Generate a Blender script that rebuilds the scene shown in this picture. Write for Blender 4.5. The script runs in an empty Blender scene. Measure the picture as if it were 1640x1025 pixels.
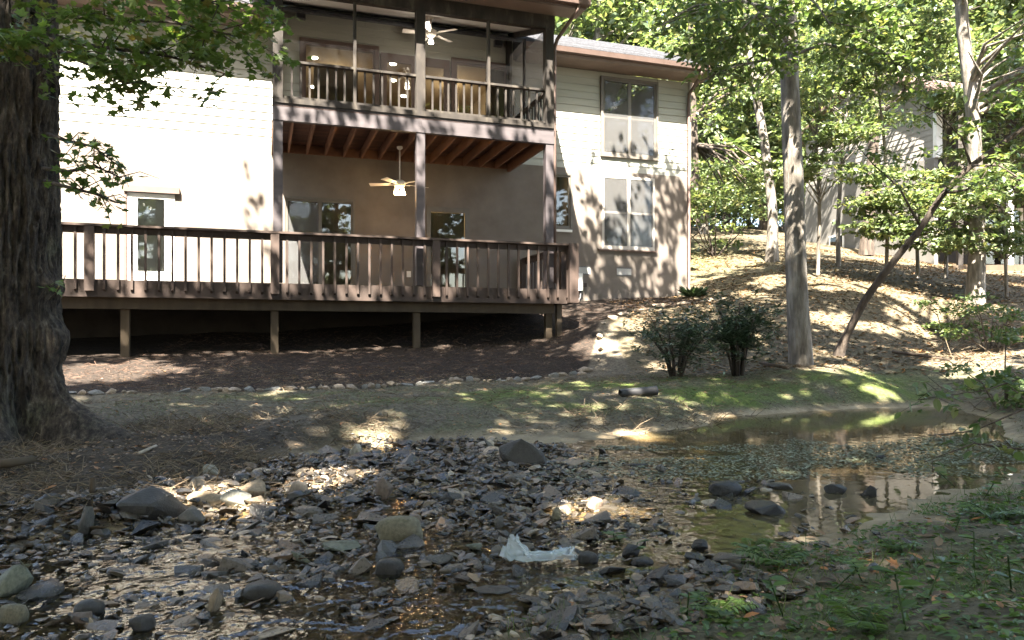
import bpy, bmesh, math, random
import numpy as np
from mathutils import Vector
random.seed(7); RNG = np.random.default_rng(11)
sc = bpy.context.scene
COL = sc.collection
# ------------------------------------------------------------------ camera, sky, sun, exposure
FP = 1200.0                                   # focal length in pixels of a 1640 wide picture
cam = bpy.data.cameras.new('camera'); camo = bpy.data.objects.new('camera', cam); COL.objects.link(camo)
cam.sensor_width = 36; cam.lens = FP/1640*36; cam.shift_y = 27.5/1640
cam.clip_start = .05; cam.clip_end = 600
camo.location = (0, 0, 0); camo.rotation_euler = (math.radians(90), 0, 0); sc.camera = camo
SUN = Vector((-.10, -.995, 1.46)).normalized()          # towards the sun
world = bpy.data.worlds.new('World'); sc.world = world; world.use_nodes = True
wn = world.node_tree.nodes; wl = world.node_tree.links
sky = wn.new('ShaderNodeTexSky'); sky.sky_type = 'NISHITA'; sky.sun_disc = False
sky.sun_elevation = math.asin(SUN.z); sky.sun_rotation = math.pi+.10
sky.air_density = 1.0; sky.dust_density = 2.0; sky.ozone_density = 1.0
wl.new(sky.outputs[0], wn['Background'].inputs[0]); wn['Background'].inputs[1].default_value = .075
sl = bpy.data.lights.new('sun', 'SUN'); sl.energy = 5.0; sl.angle = math.radians(.53); sl.color = (1, .95, .87)
so = bpy.data.objects.new('sun', sl); COL.objects.link(so); so.rotation_euler = (-SUN).to_track_quat('-Z', 'Y').to_euler()
so.location = (0, -5, 30)
sc.view_settings.view_transform = 'Standard'; sc.view_settings.look = 'None'
sc.view_settings.exposure = 3.85; sc.view_settings.gamma = 1.0
sc.view_settings.use_white_balance = True; sc.view_settings.white_balance_temperature = 6950; sc.view_settings.white_balance_tint = 10
sc.render.engine = 'CYCLES'
sc.cycles.max_bounces = 8; sc.cycles.transparent_max_bounces = 16; sc.cycles.diffuse_bounces = 4

# ------------------------------------------------------------------ noise
def _h(ix, iy, iz, seed):
    n = (ix*374761393 + iy*668265263 + iz*2147483647 + seed*1274126177) & 0xFFFFFFFF
    n = ((n ^ (n >> 13))*1274126177) & 0xFFFFFFFF
    return ((n ^ (n >> 16)) & 0xFFFF)/65535.0
def vnoise(p, seed=0):
    p = np.asarray(p, float)
    if p.shape[-1] == 2: p = np.concatenate([p, np.zeros(p.shape[:-1]+(1,))], -1)
    i = np.floor(p).astype(np.int64); f = p-i; f = f*f*(3-2*f)
    r = 0
    for dx in (0, 1):
        for dy in (0, 1):
            for dz in (0, 1):
                w = (f[..., 0] if dx else 1-f[..., 0])*(f[..., 1] if dy else 1-f[..., 1])*(f[..., 2] if dz else 1-f[..., 2])
                r = r + w*_h(i[..., 0]+dx, i[..., 1]+dy, i[..., 2]+dz, seed)
    return r*2-1
def fbm(p, octv=4, seed=0, gain=.5):
    p = np.asarray(p, float); a = 1; s = 0; t = 0
    for k in range(octv):
        s = s+a*vnoise(p*2.03**k+k*17.3, seed+k); t += a; a *= gain
    return s/t
def sstep(a, b, x): t = np.clip((x-a)/(b-a), 0, 1); return t*t*(3-2*t)

# ------------------------------------------------------------------ materials
MATS = {}
def nodes(name):
    m = bpy.data.materials.new(name); m.use_nodes = True
    nt = m.node_tree; b = nt.nodes['Principled BSDF']
    return m, nt, b
def lk(nt, a, b): nt.links.new(a, b)
def ramp(nt, stops):
    r = nt.nodes.new('ShaderNodeValToRGB'); e = r.color_ramp.elements
    while len(e) < len(stops): e.new(.5)
    for k, (p, c) in enumerate(stops): e[k].position = p; e[k].color = (*c, 1)
    return r
def coords(nt, kind, stretch):
    if kind == 'world':
        g = nt.nodes.new('ShaderNodeNewGeometry'); out = g.outputs['Position']
    else:
        g = nt.nodes.new('ShaderNodeTexCoord'); out = g.outputs['Object']
    mp = nt.nodes.new('ShaderNodeMapping'); mp.inputs['Scale'].default_value = stretch
    lk(nt, out, mp.inputs[0]); return mp.outputs[0]
def noisetex(nt, co, scale, detail=6, rough=.6):
    n = nt.nodes.new('ShaderNodeTexNoise'); n.inputs['Scale'].default_value = scale
    n.inputs['Detail'].default_value = detail; n.inputs['Roughness'].default_value = rough
    lk(nt, co, n.inputs['Vector']); return n
def M(name, stops, scale=6, rough=.7, bump=.3, bscale=None, stretch=(1, 1, 1), kind='object', spec=.4, var=0.0, bdist=.02, tint=False, metal=0):
    m, nt, b = nodes(name)
    co = coords(nt, kind, stretch)
    n = noisetex(nt, co, scale)
    r = ramp(nt, stops); lk(nt, n.outputs['Fac'], r.inputs[0])
    out = r.outputs[0]
    if var or tint:
        hsv = nt.nodes.new('ShaderNodeHueSaturation')
        if tint: src = nt.nodes.new('ShaderNodeAttribute'); src.attribute_name = 'tint'; s = src.outputs['Fac']; var = var or .5
        else: src = nt.nodes.new('ShaderNodeObjectInfo'); s = src.outputs['Random']
        mr = nt.nodes.new('ShaderNodeMapRange'); mr.inputs['To Min'].default_value = 1-var; mr.inputs['To Max'].default_value = 1+var
        lk(nt, s, mr.inputs[0]); lk(nt, mr.outputs[0], hsv.inputs['Value']); lk(nt, out, hsv.inputs['Color']); out = hsv.outputs[0]
    lk(nt, out, b.inputs['Base Color'])
    b.inputs['Roughness'].default_value = rough; b.inputs['Specular IOR Level'].default_value = spec; b.inputs['Metallic'].default_value = metal
    if bump:
        n2 = noisetex(nt, co, bscale or scale*3, 8, .65)
        bp = nt.nodes.new('ShaderNodeBump'); bp.inputs['Strength'].default_value = bump; bp.inputs['Distance'].default_value = bdist
        lk(nt, n2.outputs['Fac'], bp.inputs['Height']); lk(nt, bp.outputs[0], b.inputs['Normal'])
    MATS[name] = m; return m
def g3(v, w=(1, 1, 1)): return (v*w[0], v*w[1], v*w[2])
STUCCO = M('stucco', [(.3, (.112, .094, .080)), (.7, (.152, .130, .112))], 2.2, .9, .35, 60, kind='world', bdist=.006)
SIDING = M('siding_paint', [(.3, (.28, .282, .245)), (.7, (.34, .342, .30))], 1.6, .6, .12, 50, stretch=(.4, 1, 4), kind='world', bdist=.004)
BROWN = M('deck_stain', [(.25, (.024, .016, .0125)), (.6, (.050, .033, .026)), (.85, (.08, .055, .044))], 5, .72, .3, 30, stretch=(.6, 1, .6), kind='world', bdist=.004, var=.18)
BEAMP = M('beam_paint', [(.3, (.046, .039, .042)), (.75, (.07, .059, .063))], 3, .6, .2, 40, stretch=(.3, 1, 3), kind='world', bdist=.004)
WEATH = M('weathered_wood', [(.3, (.010, .008, .007)), (.55, (.026, .021, .017)), (.75, (.075, .064, .05))], 5, .85, .5, 40, stretch=(1, 1, .35), kind='world', bdist=.006)
CEDAR = M('cedar_framing', [(.3, (.11, .05, .027)), (.7, (.165, .08, .045))], 5, .75, .2, 40, stretch=(1, .3, 1), kind='world', bdist=.004, var=.12)
CEDARD = M('cedar_boards', [(.3, (.05, .022, .013)), (.7, (.10, .045, .026))], 5, .8, .25, 40, kind='world', stretch=(.3, 1, 1), bdist=.004, var=.25)
UNDER = M('old_treated_lumber', [(.3, (.05, .036, .023)), (.7, (.085, .062, .04))], 5, .85, .3, 40, stretch=(1, 1, .3), kind='world', bdist=.004, var=.1)
TRIM = M('brown_trim', [(.3, (.085, .056, .046)), (.7, (.115, .078, .066))], 4, .6, .1, 40, kind='world')
WTRIM = M('pale_trim', [(.3, (.55, .54, .52)), (.7, (.64, .63, .60))], 4, .5, .05, 40, kind='world')
GREYF = M('grey_window_frame', [(.3, (.09, .08, .068)), (.7, (.13, .117, .10))], 4, .5, .05, 40, kind='world')
SOFFIT = M('soffit_paint', [(.3, (.17, .13, .11)), (.7, (.21, .16, .138))], 3, .7, .1, 30, kind='world')
CEIL = M('porch_ceiling_paint', [(.3, (.40, .39, .375)), (.7, (.48, .47, .455))], 2, .7, .1, 30, kind='world')
INT = M('interior_paint', [(.3, (.26, .21, .15)), (.7, (.30, .25, .18))], 1.5, .8, 0)
INTF = M('interior_floor', [(.3, (.22, .12, .06)), (.7, (.30, .17, .09))], 4, .4, 0)
BLACK = M('black_plastic', [(.3, (.018, .018, .02)), (.7, (.03, .03, .033))], 8, .45, .1)
DGREY = M('dark_grey_metal', [(.3, (.07, .07, .075)), (.7, (.1, .1, .105))], 8, .5, .05)
FANW = M('fan_white', [(.3, (.62, .58, .52)), (.7, (.70, .66, .60))], 8, .4, 0)
BRASS = M('brushed_metal', [(.3, (.45, .42, .36)), (.7, (.55, .51, .45))], 8, .35, 0, metal=.8)
SHING = M('roof_shingle', [(.3, (.028, .03, .036)), (.7, (.07, .073, .083))], 14, .9, .6, 60, kind='world', var=.22)
BARK = M('grey_bark', [(.28, (.045, .038, .031)), (.5, (.14, .124, .104)), (.75, (.30, .28, .25))], 9, .9, 1, 16, stretch=(1, 1, .22), bdist=.04)
BARKD = M('dark_bark', [(.28, (.018, .014, .011)), (.5, (.055, .042, .033)), (.75, (.11, .088, .07))], 9, .9, 1, 16, stretch=(1, 1, .2), bdist=.04)
BARKB = M('furrowed_bark', [(.3, (.012, .009, .007)), (.47, (.05, .037, .028)), (.58, (.10, .08, .058)), (.75, (.19, .17, .13))], 20, .95, 1, 26, stretch=(1, 1, .13), bdist=.05)
def old_bark():
    m, nt, b = nodes('old_tree_bark'); c1 = coords(nt, 'object', (1, 1, .2)); c2 = coords(nt, 'object', (1, 1, .6))
    a = noisetex(nt, c1, 22, 8, .65); d = noisetex(nt, c2, 34, 8, .7); l = noisetex(nt, c2, 2.6, 5, .6)
    mu = nt.nodes.new('ShaderNodeMath'); mu.operation = 'MULTIPLY_ADD'; mu.inputs[1].default_value = .55; lk(nt, d.outputs['Fac'], mu.inputs[0]); lk(nt, a.outputs['Fac'], mu.inputs[2])
    r = ramp(nt, [(.62, (.010, .008, .006)), (.75, (.042, .032, .025)), (.88, (.085, .068, .052)), (1, (.17, .15, .12))]); lk(nt, mu.outputs[0], r.inputs[0])
    lr = ramp(nt, [(.56, (0, 0, 0)), (.68, (.6, .6, .6))]); lk(nt, l.outputs['Fac'], lr.inputs[0]); mx = nt.nodes.new('ShaderNodeMix'); mx.data_type = 'RGBA'; lk(nt, lr.outputs[0], mx.inputs[0]); lk(nt, r.outputs[0], mx.inputs[6])
    r3 = ramp(nt, [(.7, (.02, .02, .012)), (.95, (.15, .155, .10))]); lk(nt, mu.outputs[0], r3.inputs[0]); lk(nt, r3.outputs[0], mx.inputs[7]); lk(nt, mx.outputs[2], b.inputs['Base Color']); b.inputs['Roughness'].default_value = .95
    bp = nt.nodes.new('ShaderNodeBump'); bp.inputs['Strength'].default_value = 1; bp.inputs['Distance'].default_value = .05; lk(nt, mu.outputs[0], bp.inputs['Height']); lk(nt, bp.outputs[0], b.inputs['Normal']); return m
BARKB = old_bark()
TWIG = M('twig_bark', [(.3, (.05, .036, .026)), (.7, (.13, .10, .075))], 20, .9, .3)
PALETWIG = M('bleached_twig', [(.3, (.25, .21, .16)), (.7, (.42, .37, .30))], 20, .9, .3)
def stone_mat(name, cols, tint, wet=.3):
    m, nt, b = nodes(name)
    co = coords(nt, 'object' if not tint else 'world', (1, 1, 1))
    if tint: a = nt.nodes.new('ShaderNodeAttribute'); a.attribute_name = 'tint'; s = a.outputs['Fac']
    else: a = nt.nodes.new('ShaderNodeObjectInfo'); s = a.outputs['Random']
    r = ramp(nt, cols); lk(nt, s, r.inputs[0])
    n = noisetex(nt, co, 9 if tint else 5, 8, .7)
    r2 = ramp(nt, [(.3, (.45, .45, .45)), (.55, (1, 1, 1)), (.75, (1.5, 1.45, 1.35))]); lk(nt, n.outputs['Fac'], r2.inputs[0])
    mx = nt.nodes.new('ShaderNodeMix'); mx.data_type = 'RGBA'; mx.blend_type = 'MULTIPLY'; mx.inputs[0].default_value = 1
    lk(nt, r.outputs[0], mx.inputs[6]); lk(nt, r2.outputs[0], mx.inputs[7]); lk(nt, mx.outputs[2], b.inputs['Base Color'])
    rr = nt.nodes.new('ShaderNodeMapRange'); rr.inputs['To Min'].default_value = wet-.24; rr.inputs['To Max'].default_value = wet+.25; b.inputs['Specular IOR Level'].default_value = .65
    lk(nt, n.outputs['Fac'], rr.inputs[0]); lk(nt, rr.outputs[0], b.inputs['Roughness'])
    n2 = noisetex(nt, co, 40 if tint else 22, 8, .7); bp = nt.nodes.new('ShaderNodeBump'); bp.inputs['Strength'].default_value = .55; bp.inputs['Distance'].default_value = .012
    lk(nt, n2.outputs['Fac'], bp.inputs['Height']); lk(nt, bp.outputs[0], b.inputs['Normal'])
    return m
SCOL = [(0, (.011, .0096, .008)), (.28, (.023, .0195, .0155)), (.48, (.042, .035, .0265)), (.64, (.07, .056, .039)), (.79, (.11, .081, .052)), (.91, (.17, .104, .055)), (1, (.31, .255, .18))]
STONE = stone_mat('creek_stone', SCOL, False)
GRAVEL = stone_mat('creek_gravel', SCOL, True)
def plain_stone(name, c, wet=.5): return M(name, [(.25, g3(.5, c)), (.5, c), (.75, g3(1.45, c))], 7, wet, .6, 25, bdist=.012)
ST = {'dark': plain_stone('dark_slate', (.037, .034, .030), .36), 'grey': plain_stone('grey_schist', (.085, .078, .066)), 'pale': plain_stone('pale_stone', (.24, .235, .20), .7),
      'tan': plain_stone('tan_stone', (.25, .19, .125), .7), 'olive': plain_stone('olive_stone', (.145, .13, .085), .65), 'brown': plain_stone('brown_stone', (.12, .088, .065), .5),
      'black': plain_stone('wet_black_stone', (.022, .021, .02), .25), 'green': plain_stone('greenish_stone', (.12, .13, .095), .6)}
def leaf_mat(name, c0, c1, trans=.35, rough=.45, c2=None):
    m, nt, b = nodes(name)
    a = nt.nodes.new('ShaderNodeAttribute'); a.attribute_name = 'tint'
    st = [(0, c0), (1, c1)] if c2 is None else [(0, c0), (.8, c1), (1, c2)]
    r = ramp(nt, st); lk(nt, a.outputs['Fac'], r.inputs[0])
    lk(nt, r.outputs[0], b.inputs['Base Color']); b.inputs['Roughness'].default_value = rough; b.inputs['Specular IOR Level'].default_value = .45
    if trans:
        t = nt.nodes.new('ShaderNodeBsdfTranslucent'); mx = nt.nodes.new('ShaderNodeMixShader'); mx.inputs[0].default_value = trans
        g = nt.nodes.new('ShaderNodeMix'); g.data_type = 'RGBA'; g.blend_type = 'MULTIPLY'; g.inputs[0].default_value = 1; g.inputs[7].default_value = (1.35, 1.4, .75, 1)
        lk(nt, r.outputs[0], g.inputs[6]); lk(nt, g.outputs[2], t.inputs[0])
        lk(nt, b.outputs[0], mx.inputs[1]); lk(nt, t.outputs[0], mx.inputs[2]); lk(nt, mx.outputs[0], nt.nodes['Material Output'].inputs[0])
    return m
LEAF = leaf_mat('leaf_green', (.045, .078, .026), (.125, .175, .066), .38, .4, (.2, .2, .08))
LEAFD = leaf_mat('leaf_dark_glossy', (.022, .042, .022), (.075, .115, .065), .15, .3)
LEAFM = leaf_mat('leaf_maple', (.05, .09, .022), (.115, .175, .045), .4, .45, (.16, .12, .04))
LEAFW = leaf_mat('leaf_woodland', (.05, .08, .034), (.15, .19, .09), .38, .42, (.23, .22, .11))
GRASS = leaf_mat('grass_blade', (.04, .075, .015), (.11, .15, .04), .3, .5)
WEED = leaf_mat('weed_leaf', (.035, .075, .015), (.10, .17, .035), .3, .4)
LITTER = leaf_mat('dead_leaf', (.07, .045, .028), (.22, .15, .09), .1, .7, (.33, .14, .045))
STRAW = leaf_mat('dry_straw', (.06, .042, .028), (.2, .155, .10), 0, .85)
REDSTRAW = leaf_mat('pine_straw', (.03, .018, .013), (.14, .082, .054), 0, .85)
ALGAE = leaf_mat('algae', (.07, .085, .05), (.2, .22, .15), 0, .5)
def glass_mat(name, tint, mixv=.12, rough=.02):
    m, nt, b = nodes(name)
    t = nt.nodes.new('ShaderNodeBsdfTransparent'); t.inputs[0].default_value = (*tint, 1)
    g = nt.nodes.new('ShaderNodeBsdfGlossy'); g.inputs['Roughness'].default_value = rough
    fr = nt.nodes.new('ShaderNodeFresnel'); fr.inputs[0].default_value = 1.5
    ad = nt.nodes.new('ShaderNodeMath'); ad.operation = 'ADD'; ad.inputs[1].default_value = mixv; lk(nt, fr.outputs[0], ad.inputs[0])
    mx = nt.nodes.new('ShaderNodeMixShader'); lk(nt, ad.outputs[0], mx.inputs[0]); lk(nt, t.outputs[0], mx.inputs[1]); lk(nt, g.outputs[0], mx.inputs[2])
    lk(nt, mx.outputs[0], nt.nodes['Material Output'].inputs[0]); return m
GLASS = glass_mat('window_glass', (.85, .86, .84), .02)
def screen_mat(name, c, f):
    m, nt, b = nodes(name); b.inputs['Base Color'].default_value = (*c, 1); b.inputs['Roughness'].default_value = .7
    t = nt.nodes.new('ShaderNodeBsdfTransparent'); mx = nt.nodes.new('ShaderNodeMixShader'); mx.inputs[0].default_value = f
    lk(nt, t.outputs[0], mx.inputs[1]); lk(nt, b.outputs[0], mx.inputs[2]); lk(nt, mx.outputs[0], nt.nodes['Material Output'].inputs[0]); return m
SCREEN = screen_mat('insect_screen', (.05, .05, .052), .022)
SCREEN_SUNLIT = screen_mat('insect_screen_sunlit', (.3, .3, .31), .4)  # paler, denser copy of the screen; sunlight on it is put into the colour
def emit(name, c, s):
    m, nt, b = nodes(name); b.inputs['Emission Color'].default_value = (*c, 1); b.inputs['Emission Strength'].default_value = s; b.inputs['Base Color'].default_value = (*c, 1); return m
BULBW = emit('lit_bulb_warm', (1, .72, .38), 3); BULBC = emit('lit_bulb_white', (1, .93, .8), 3); DOWN = emit('lit_downlight', (1, .95, .85), 4)
def water_mat():
    m, nt, b = nodes('creek_water')
    co = coords(nt, 'world', (1, 1, 1))
    at = nt.nodes.new('ShaderNodeAttribute'); at.attribute_name = 'tint'
    n1 = noisetex(nt, co, 11, 2, .4); n2 = noisetex(nt, co, 40, 2, .5)
    ad = nt.nodes.new('ShaderNodeMath'); ad.operation = 'MULTIPLY_ADD'; ad.inputs[1].default_value = .1; lk(nt, n2.outputs['Fac'], ad.inputs[0]); lk(nt, n1.outputs['Fac'], ad.inputs[2])
    bp = nt.nodes.new('ShaderNodeBump'); bp.inputs['Distance'].default_value = .03; lk(nt, ad.outputs[0], bp.inputs['Height']); lk(nt, at.outputs['Fac'], bp.inputs['Strength'])
    fr = nt.nodes.new('ShaderNodeFresnel'); fr.inputs[0].default_value = 1.45; lk(nt, bp.outputs[0], fr.inputs['Normal'])
    t = nt.nodes.new('ShaderNodeBsdfTransparent'); t.inputs[0].default_value = (.86, .79, .64, 1)
    g = nt.nodes.new('ShaderNodeBsdfGlossy'); g.inputs['Roughness'].default_value = .008; lk(nt, bp.outputs[0], g.inputs['Normal'])
    silt = nt.nodes.new('ShaderNodeBsdfDiffuse'); silt.inputs[0].default_value = (.17, .14, .08, 1); mu = nt.nodes.new('ShaderNodeMixShader')
    sr = nt.nodes.new('ShaderNodeMapRange'); sr.inputs['From Min'].default_value = .03; sr.inputs['From Max'].default_value = .5; sr.inputs['To Min'].default_value = .38; sr.inputs['To Max'].default_value = .08; lk(nt, at.outputs['Fac'], sr.inputs[0])
    lk(nt, sr.outputs[0], mu.inputs[0]); lk(nt, t.outputs[0], mu.inputs[1]); lk(nt, silt.outputs[0], mu.inputs[2])
    mx = nt.nodes.new('ShaderNodeMixShader'); lk(nt, fr.outputs[0], mx.inputs[0]); lk(nt, mu.outputs[0], mx.inputs[1]); lk(nt, g.outputs[0], mx.inputs[2])
    lk(nt, mx.outputs[0], nt.nodes['Material Output'].inputs[0]); return m
WATER = water_mat()

# ------------------------------------------------------------------ object helpers
def tag(o, label=None, cat=None, group=None, kind=None):
    if label: o['label'] = label
    if cat: o['category'] = cat
    if group: o['group'] = group
    if kind: o['kind'] = kind
    return o
def empty(name, loc=(0, 0, 0), rz=0, parent=None):
    o = bpy.data.objects.new(name, None); COL.objects.link(o); o.location = loc; o.rotation_euler = (0, 0, rz); o.empty_display_size = .2
    if parent: o.parent = parent
    return o
def link(name, me, mat=None, parent=None, loc=None):
    if mat is not None and len(me.materials) == 0: me.materials.append(mat)
    o = bpy.data.objects.new(name, me); COL.objects.link(o)
    if parent: o.parent = parent
    if loc is not None: o.location = loc
    return o
def npmesh(name, V, Fc, smooth=False, tint=None):
    V = np.asarray(V, np.float32).reshape(-1, 3); Fc = np.asarray(Fc, np.int32); k = Fc.shape[1]
    me = bpy.data.meshes.new(name); me.vertices.add(len(V)); me.vertices.foreach_set('co', V.ravel())
    me.loops.add(Fc.size); me.loops.foreach_set('vertex_index', Fc.ravel())
    me.polygons.add(len(Fc)); me.polygons.foreach_set('loop_start', np.arange(0, Fc.size, k, dtype=np.int32))
    me.polygons.foreach_set('use_smooth', np.full(len(Fc), smooth, bool))
    if tint is not None:
        a = me.attributes.new('tint', 'FLOAT', 'POINT'); a.data.foreach_set('value', np.asarray(tint, np.float32))
    me.update(calc_edges=True); return me
class MB:
    def __init__(s): s.v = []; s.f = []; s.sm = False
    def box(s, x0, x1, y0, y1, z0, z1):
        n = len(s.v); s.v += [(x, y, z) for z in (z0, z1) for (x, y) in ((x0, y0), (x1, y0), (x1, y1), (x0, y1))]
        s.f += [tuple(n+i for i in q) for q in ((0, 3, 2, 1), (4, 5, 6, 7), (0, 1, 5, 4), (1, 2, 6, 5), (2, 3, 7, 6), (3, 0, 4, 7))]; return s
    def hexa(s, p):
        n = len(s.v); s.v += [tuple(q) for q in p]
        s.f += [tuple(n+i for i in q) for q in ((0, 3, 2, 1), (4, 5, 6, 7), (0, 1, 5, 4), (1, 2, 6, 5), (2, 3, 7, 6), (3, 0, 4, 7))]; return s
    def bar(s, a, b, w, h):                                     # beam between points, width w (horizontal) height h
        a = Vector(a); b = Vector(b); d = (b-a).normalized(); r = d.cross(Vector((0, 0, 1)))
        if r.length < 1e-4: r = Vector((1, 0, 0))
        r.normalize(); t = r.cross(d)
        q = [(-1, -1), (1, -1), (1, 1), (-1, 1)]
        return s.hexa([p+r*w/2*i+t*h/2*j for p in (a, b) for i, j in q])
    def tube(s, pts, rad, n=10, cap=True):
        pts = [Vector(p) for p in pts]; k = len(pts); rad = [rad]*k if not hasattr(rad, '__len__') else rad
        base = len(s.v); ref = Vector((.13, .97, .2))
        for i, p in enumerate(pts):
            d = (pts[min(i+1, k-1)]-pts[max(i-1, 0)]).normalized()
            a = d.cross(ref); a.normalize(); b = d.cross(a)
            for j in range(n):
                t = 2*math.pi*j/n; s.v.append(tuple(p+(a*math.cos(t)+b*math.sin(t))*rad[i]))
        for i in range(k-1):
            for j in range(n):
                q = base+i*n; s.f.append((q+j, q+(j+1) % n, q+n+(j+1) % n, q+n+j))
        if cap: s.f.append(tuple(base+j for j in range(n))[::-1]); s.f.append(tuple(base+(k-1)*n+j for j in range(n)))
        s.sm = True; return s
    def lathe(s, c, prof, n=16):
        return s.tube_prof(c, prof, n)
    def tube_prof(s, c, prof, n):
        base = len(s.v)
        for r, z in prof:
            for j in range(n):
                t = 2*math.pi*j/n; s.v.append((c[0]+r*math.cos(t), c[1]+r*math.sin(t), c[2]+z))
        for i in range(len(prof)-1):
            for j in range(n):
                q = base+i*n; s.f.append((q+j, q+(j+1) % n, q+n+(j+1) % n, q+n+j))
        s.sm = True; return s
    def mesh(s, name):
        me = bpy.data.meshes.new(name); me.from_pydata(s.v, [], s.f); me.update()
        if s.sm: me.polygons.foreach_set('use_smooth', [True]*len(me.polygons))
        return me
    def build(s, name, mat, parent=None): return link(name, s.mesh(name), mat, parent)
def box(name, mat, parent, *a): return MB().box(*a).build(name, mat, parent)
# leaf templates (x width, y length, z fold)
DIAM = (np.array([(0, 0, 0), (.3, .45, .08), (0, 1, 0), (-.3, .45, .08)]), np.array([(0, 1, 2), (0, 2, 3)]))
OVAL = (np.array([(0, 0, 0), (.22, .25, .06), (.25, .6, .06), (0, 1, -.04), (-.25, .6, .06), (-.22, .25, .06)]), np.array([(0, 1, 2), (0, 2, 3), (0, 3, 4), (0, 4, 5)]))
LONG = (np.array([(0, 0, 0), (.12, .4, .03), (.1, .75, 0), (0, 1, -.06), (-.1, .75, 0), (-.12, .4, .03)]), np.array([(0, 1, 2), (0, 2, 3), (0, 3, 4), (0, 4, 5)]))
_ml = [(0, 0), (.22, .12), (.55, .22), (.36, .42), (.52, .72), (.2, .62), (0, 1.05), (-.2, .62), (-.52, .72), (-.36, .42), (-.55, .22), (-.22, .12)]
MAPLE = (np.array([(0, .35, -.05)]+[(x, y, .1*abs(x)) for x, y in _ml]), np.array([(0, 1+i, 1+(i+1) % 12) for i in range(12)]))
BLADE = (np.array([(-.02, 0, 0), (.02, 0, 0), (.013, .6, .06), (0, 1, .28), (-.013, .6, .06)]), np.array([(0, 1, 2), (0, 2, 4), (4, 2, 3)]))
def leaves(name, P, size, tmpl=DIAM, up=.5, tint=None, droop=0., dirs=None, rng=RNG):
    P = np.asarray(P, float); n = len(P); T, tri = tmpl; size = np.broadcast_to(size, n)
    if dirs is None:
        d = rng.normal(size=(n, 3)); d[:, 2] = d[:, 2]*.5-droop
    else: d = np.asarray(dirs, float)+rng.normal(size=(n, 3))*.12
    d /= np.linalg.norm(d, axis=1)[:, None]
    nn = rng.normal(size=(n, 3))*(1-up)+np.array([0, 0, up*1.6]); a = np.cross(d, nn); a /= np.linalg.norm(a, axis=1)[:, None]+1e-9; c = np.cross(a, d)
    V = P[:, None]+size[:, None, None]*(T[None, :, :1]*a[:, None]+T[None, :, 1:2]*d[:, None]+T[None, :, 2:]*c[:, None])
    F_ = (np.arange(n)*len(T))[:, None, None]+tri[None]
    t = rng.random(n) if tint is None else tint
    return npmesh(name, V.reshape(-1, 3), F_.reshape(-1, 3), False, np.repeat(t, len(T)))
def strands(name, P, D, L, r, rng=RNG):                            # thin 3-sided sticks: stuff
    P = np.asarray(P); n = len(P); D = D/np.linalg.norm(D, axis=1)[:, None]; ref = rng.normal(size=(n, 3)); a = np.cross(D, ref); a /= np.linalg.norm(a, axis=1)[:, None]; b = np.cross(D, a)
    sag = rng.normal(size=(n, 3))*.12*L[:, None]; V = np.zeros((n, 9, 3))
    for i, (s, q) in enumerate(((0, 1), (.5, .8), (1, .4))):
        c = P+D*(L*s)[:, None]+(sag if i == 1 else 0)
        for j in range(3):
            t = 2*math.pi*j/3; V[:, i*3+j] = c+(a*math.cos(t)+b*math.sin(t))*(np.broadcast_to(r, n)*q)[:, None]
    f = np.array([(i*3+j, i*3+(j+1) % 3, i*3+3+(j+1) % 3, i*3+3+j) for i in range(2) for j in range(3)])
    return npmesh(name, V.reshape(-1, 3), ((np.arange(n)*9)[:, None, None]+f[None]).reshape(-1, 4), False, np.repeat(rng.random(n), 9))

# ------------------------------------------------------------------ the lie of the land
C_, S_ = .948, .318; OX, OY = -4.4, 13.9; HANG = math.atan2(S_, C_)
def hw(u, v): return (OX+C_*u-S_*v, OY+S_*u+C_*v)                 # house frame -> world
def hl(x, y): return C_*(x-OX)+S_*(y-OY), -S_*(x-OX)+C_*(y-OY)
def at(px, d): return ((px-820)/FP*d, d)
def gp(px, py, z): d = FP*z/(540-py); return (*at(px, d), z)
CP = [gp(*a) for a in [(0, 700, -.87), (0, 740, -.92), (0, 790, -.97), (0, 840, -1.02), (0, 905, -1.08), (150, 720, -.88), (150, 770, -.95), (150, 830, -1.02), (120, 870, -1.08),
      (300, 700, -.86), (300, 760, -.95), (280, 815, -1.04), (450, 690, -.86), (450, 740, -.97), (560, 685, -.86), (560, 710, -.98), (700, 680, -.88), (700, 702, -.98), (850, 685, -.93), (900, 700, -.98),
      (300, 640, -.74), (600, 640, -.73), (900, 630, -.72), (450, 660, -.8), (750, 655, -.8), (950, 655, -.86), (130, 632, -.74), (400, 628, -.74), (600, 620, -.72), (850, 608, -.68), (940, 597, -.62),
      (1085, 605, -.6), (1180, 600, -.6), (1030, 645, -.78), (1150, 625, -.72), (1060, 690, -1.0), (1150, 668, -1.0), (1250, 662, -1.0), (1400, 654, -1.0), (1500, 652, -1.0), (1565, 665, -1.0),
      (1300, 610, -.65), (1400, 618, -.72), (1450, 600, -.6), (1280, 580, -.42), (1350, 567, -.3),
      (1640, 765, -.98), (1500, 800, -1.0), (1380, 840, -1.0), (1250, 885, -1.01), (1050, 940, -1.02), (900, 978, -1.03), (760, 1018, -1.045), (900, 1020, -.985), (1050, 985, -.975),
      (1640, 850, -.88), (1640, 1000, -.78), (1300, 960, -.92), (1300, 1025, -.86), (1050, 1022, -.945), (1640, 800, -.93)]]
CP += [(*hw(u, v), z) for u, v, z in [(-9, 0, -.42), (-6, 0, -.4), (-3, 0, -.38), (0, 0, -.35), (2.7, 0, -.27), (5.5, 0, -.12), (-9, 3, -.1), (-4, 3, 0), (0, 3, .12), (3, 3, .32), (5.5, 3, .62), (7, 3, .87), (8.8, 3, 1.02), (10.7, 3, 1.17), (10.9, 8, 2.3), (0, 10, 1.6), (-9, 10, 1.2)]]
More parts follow.
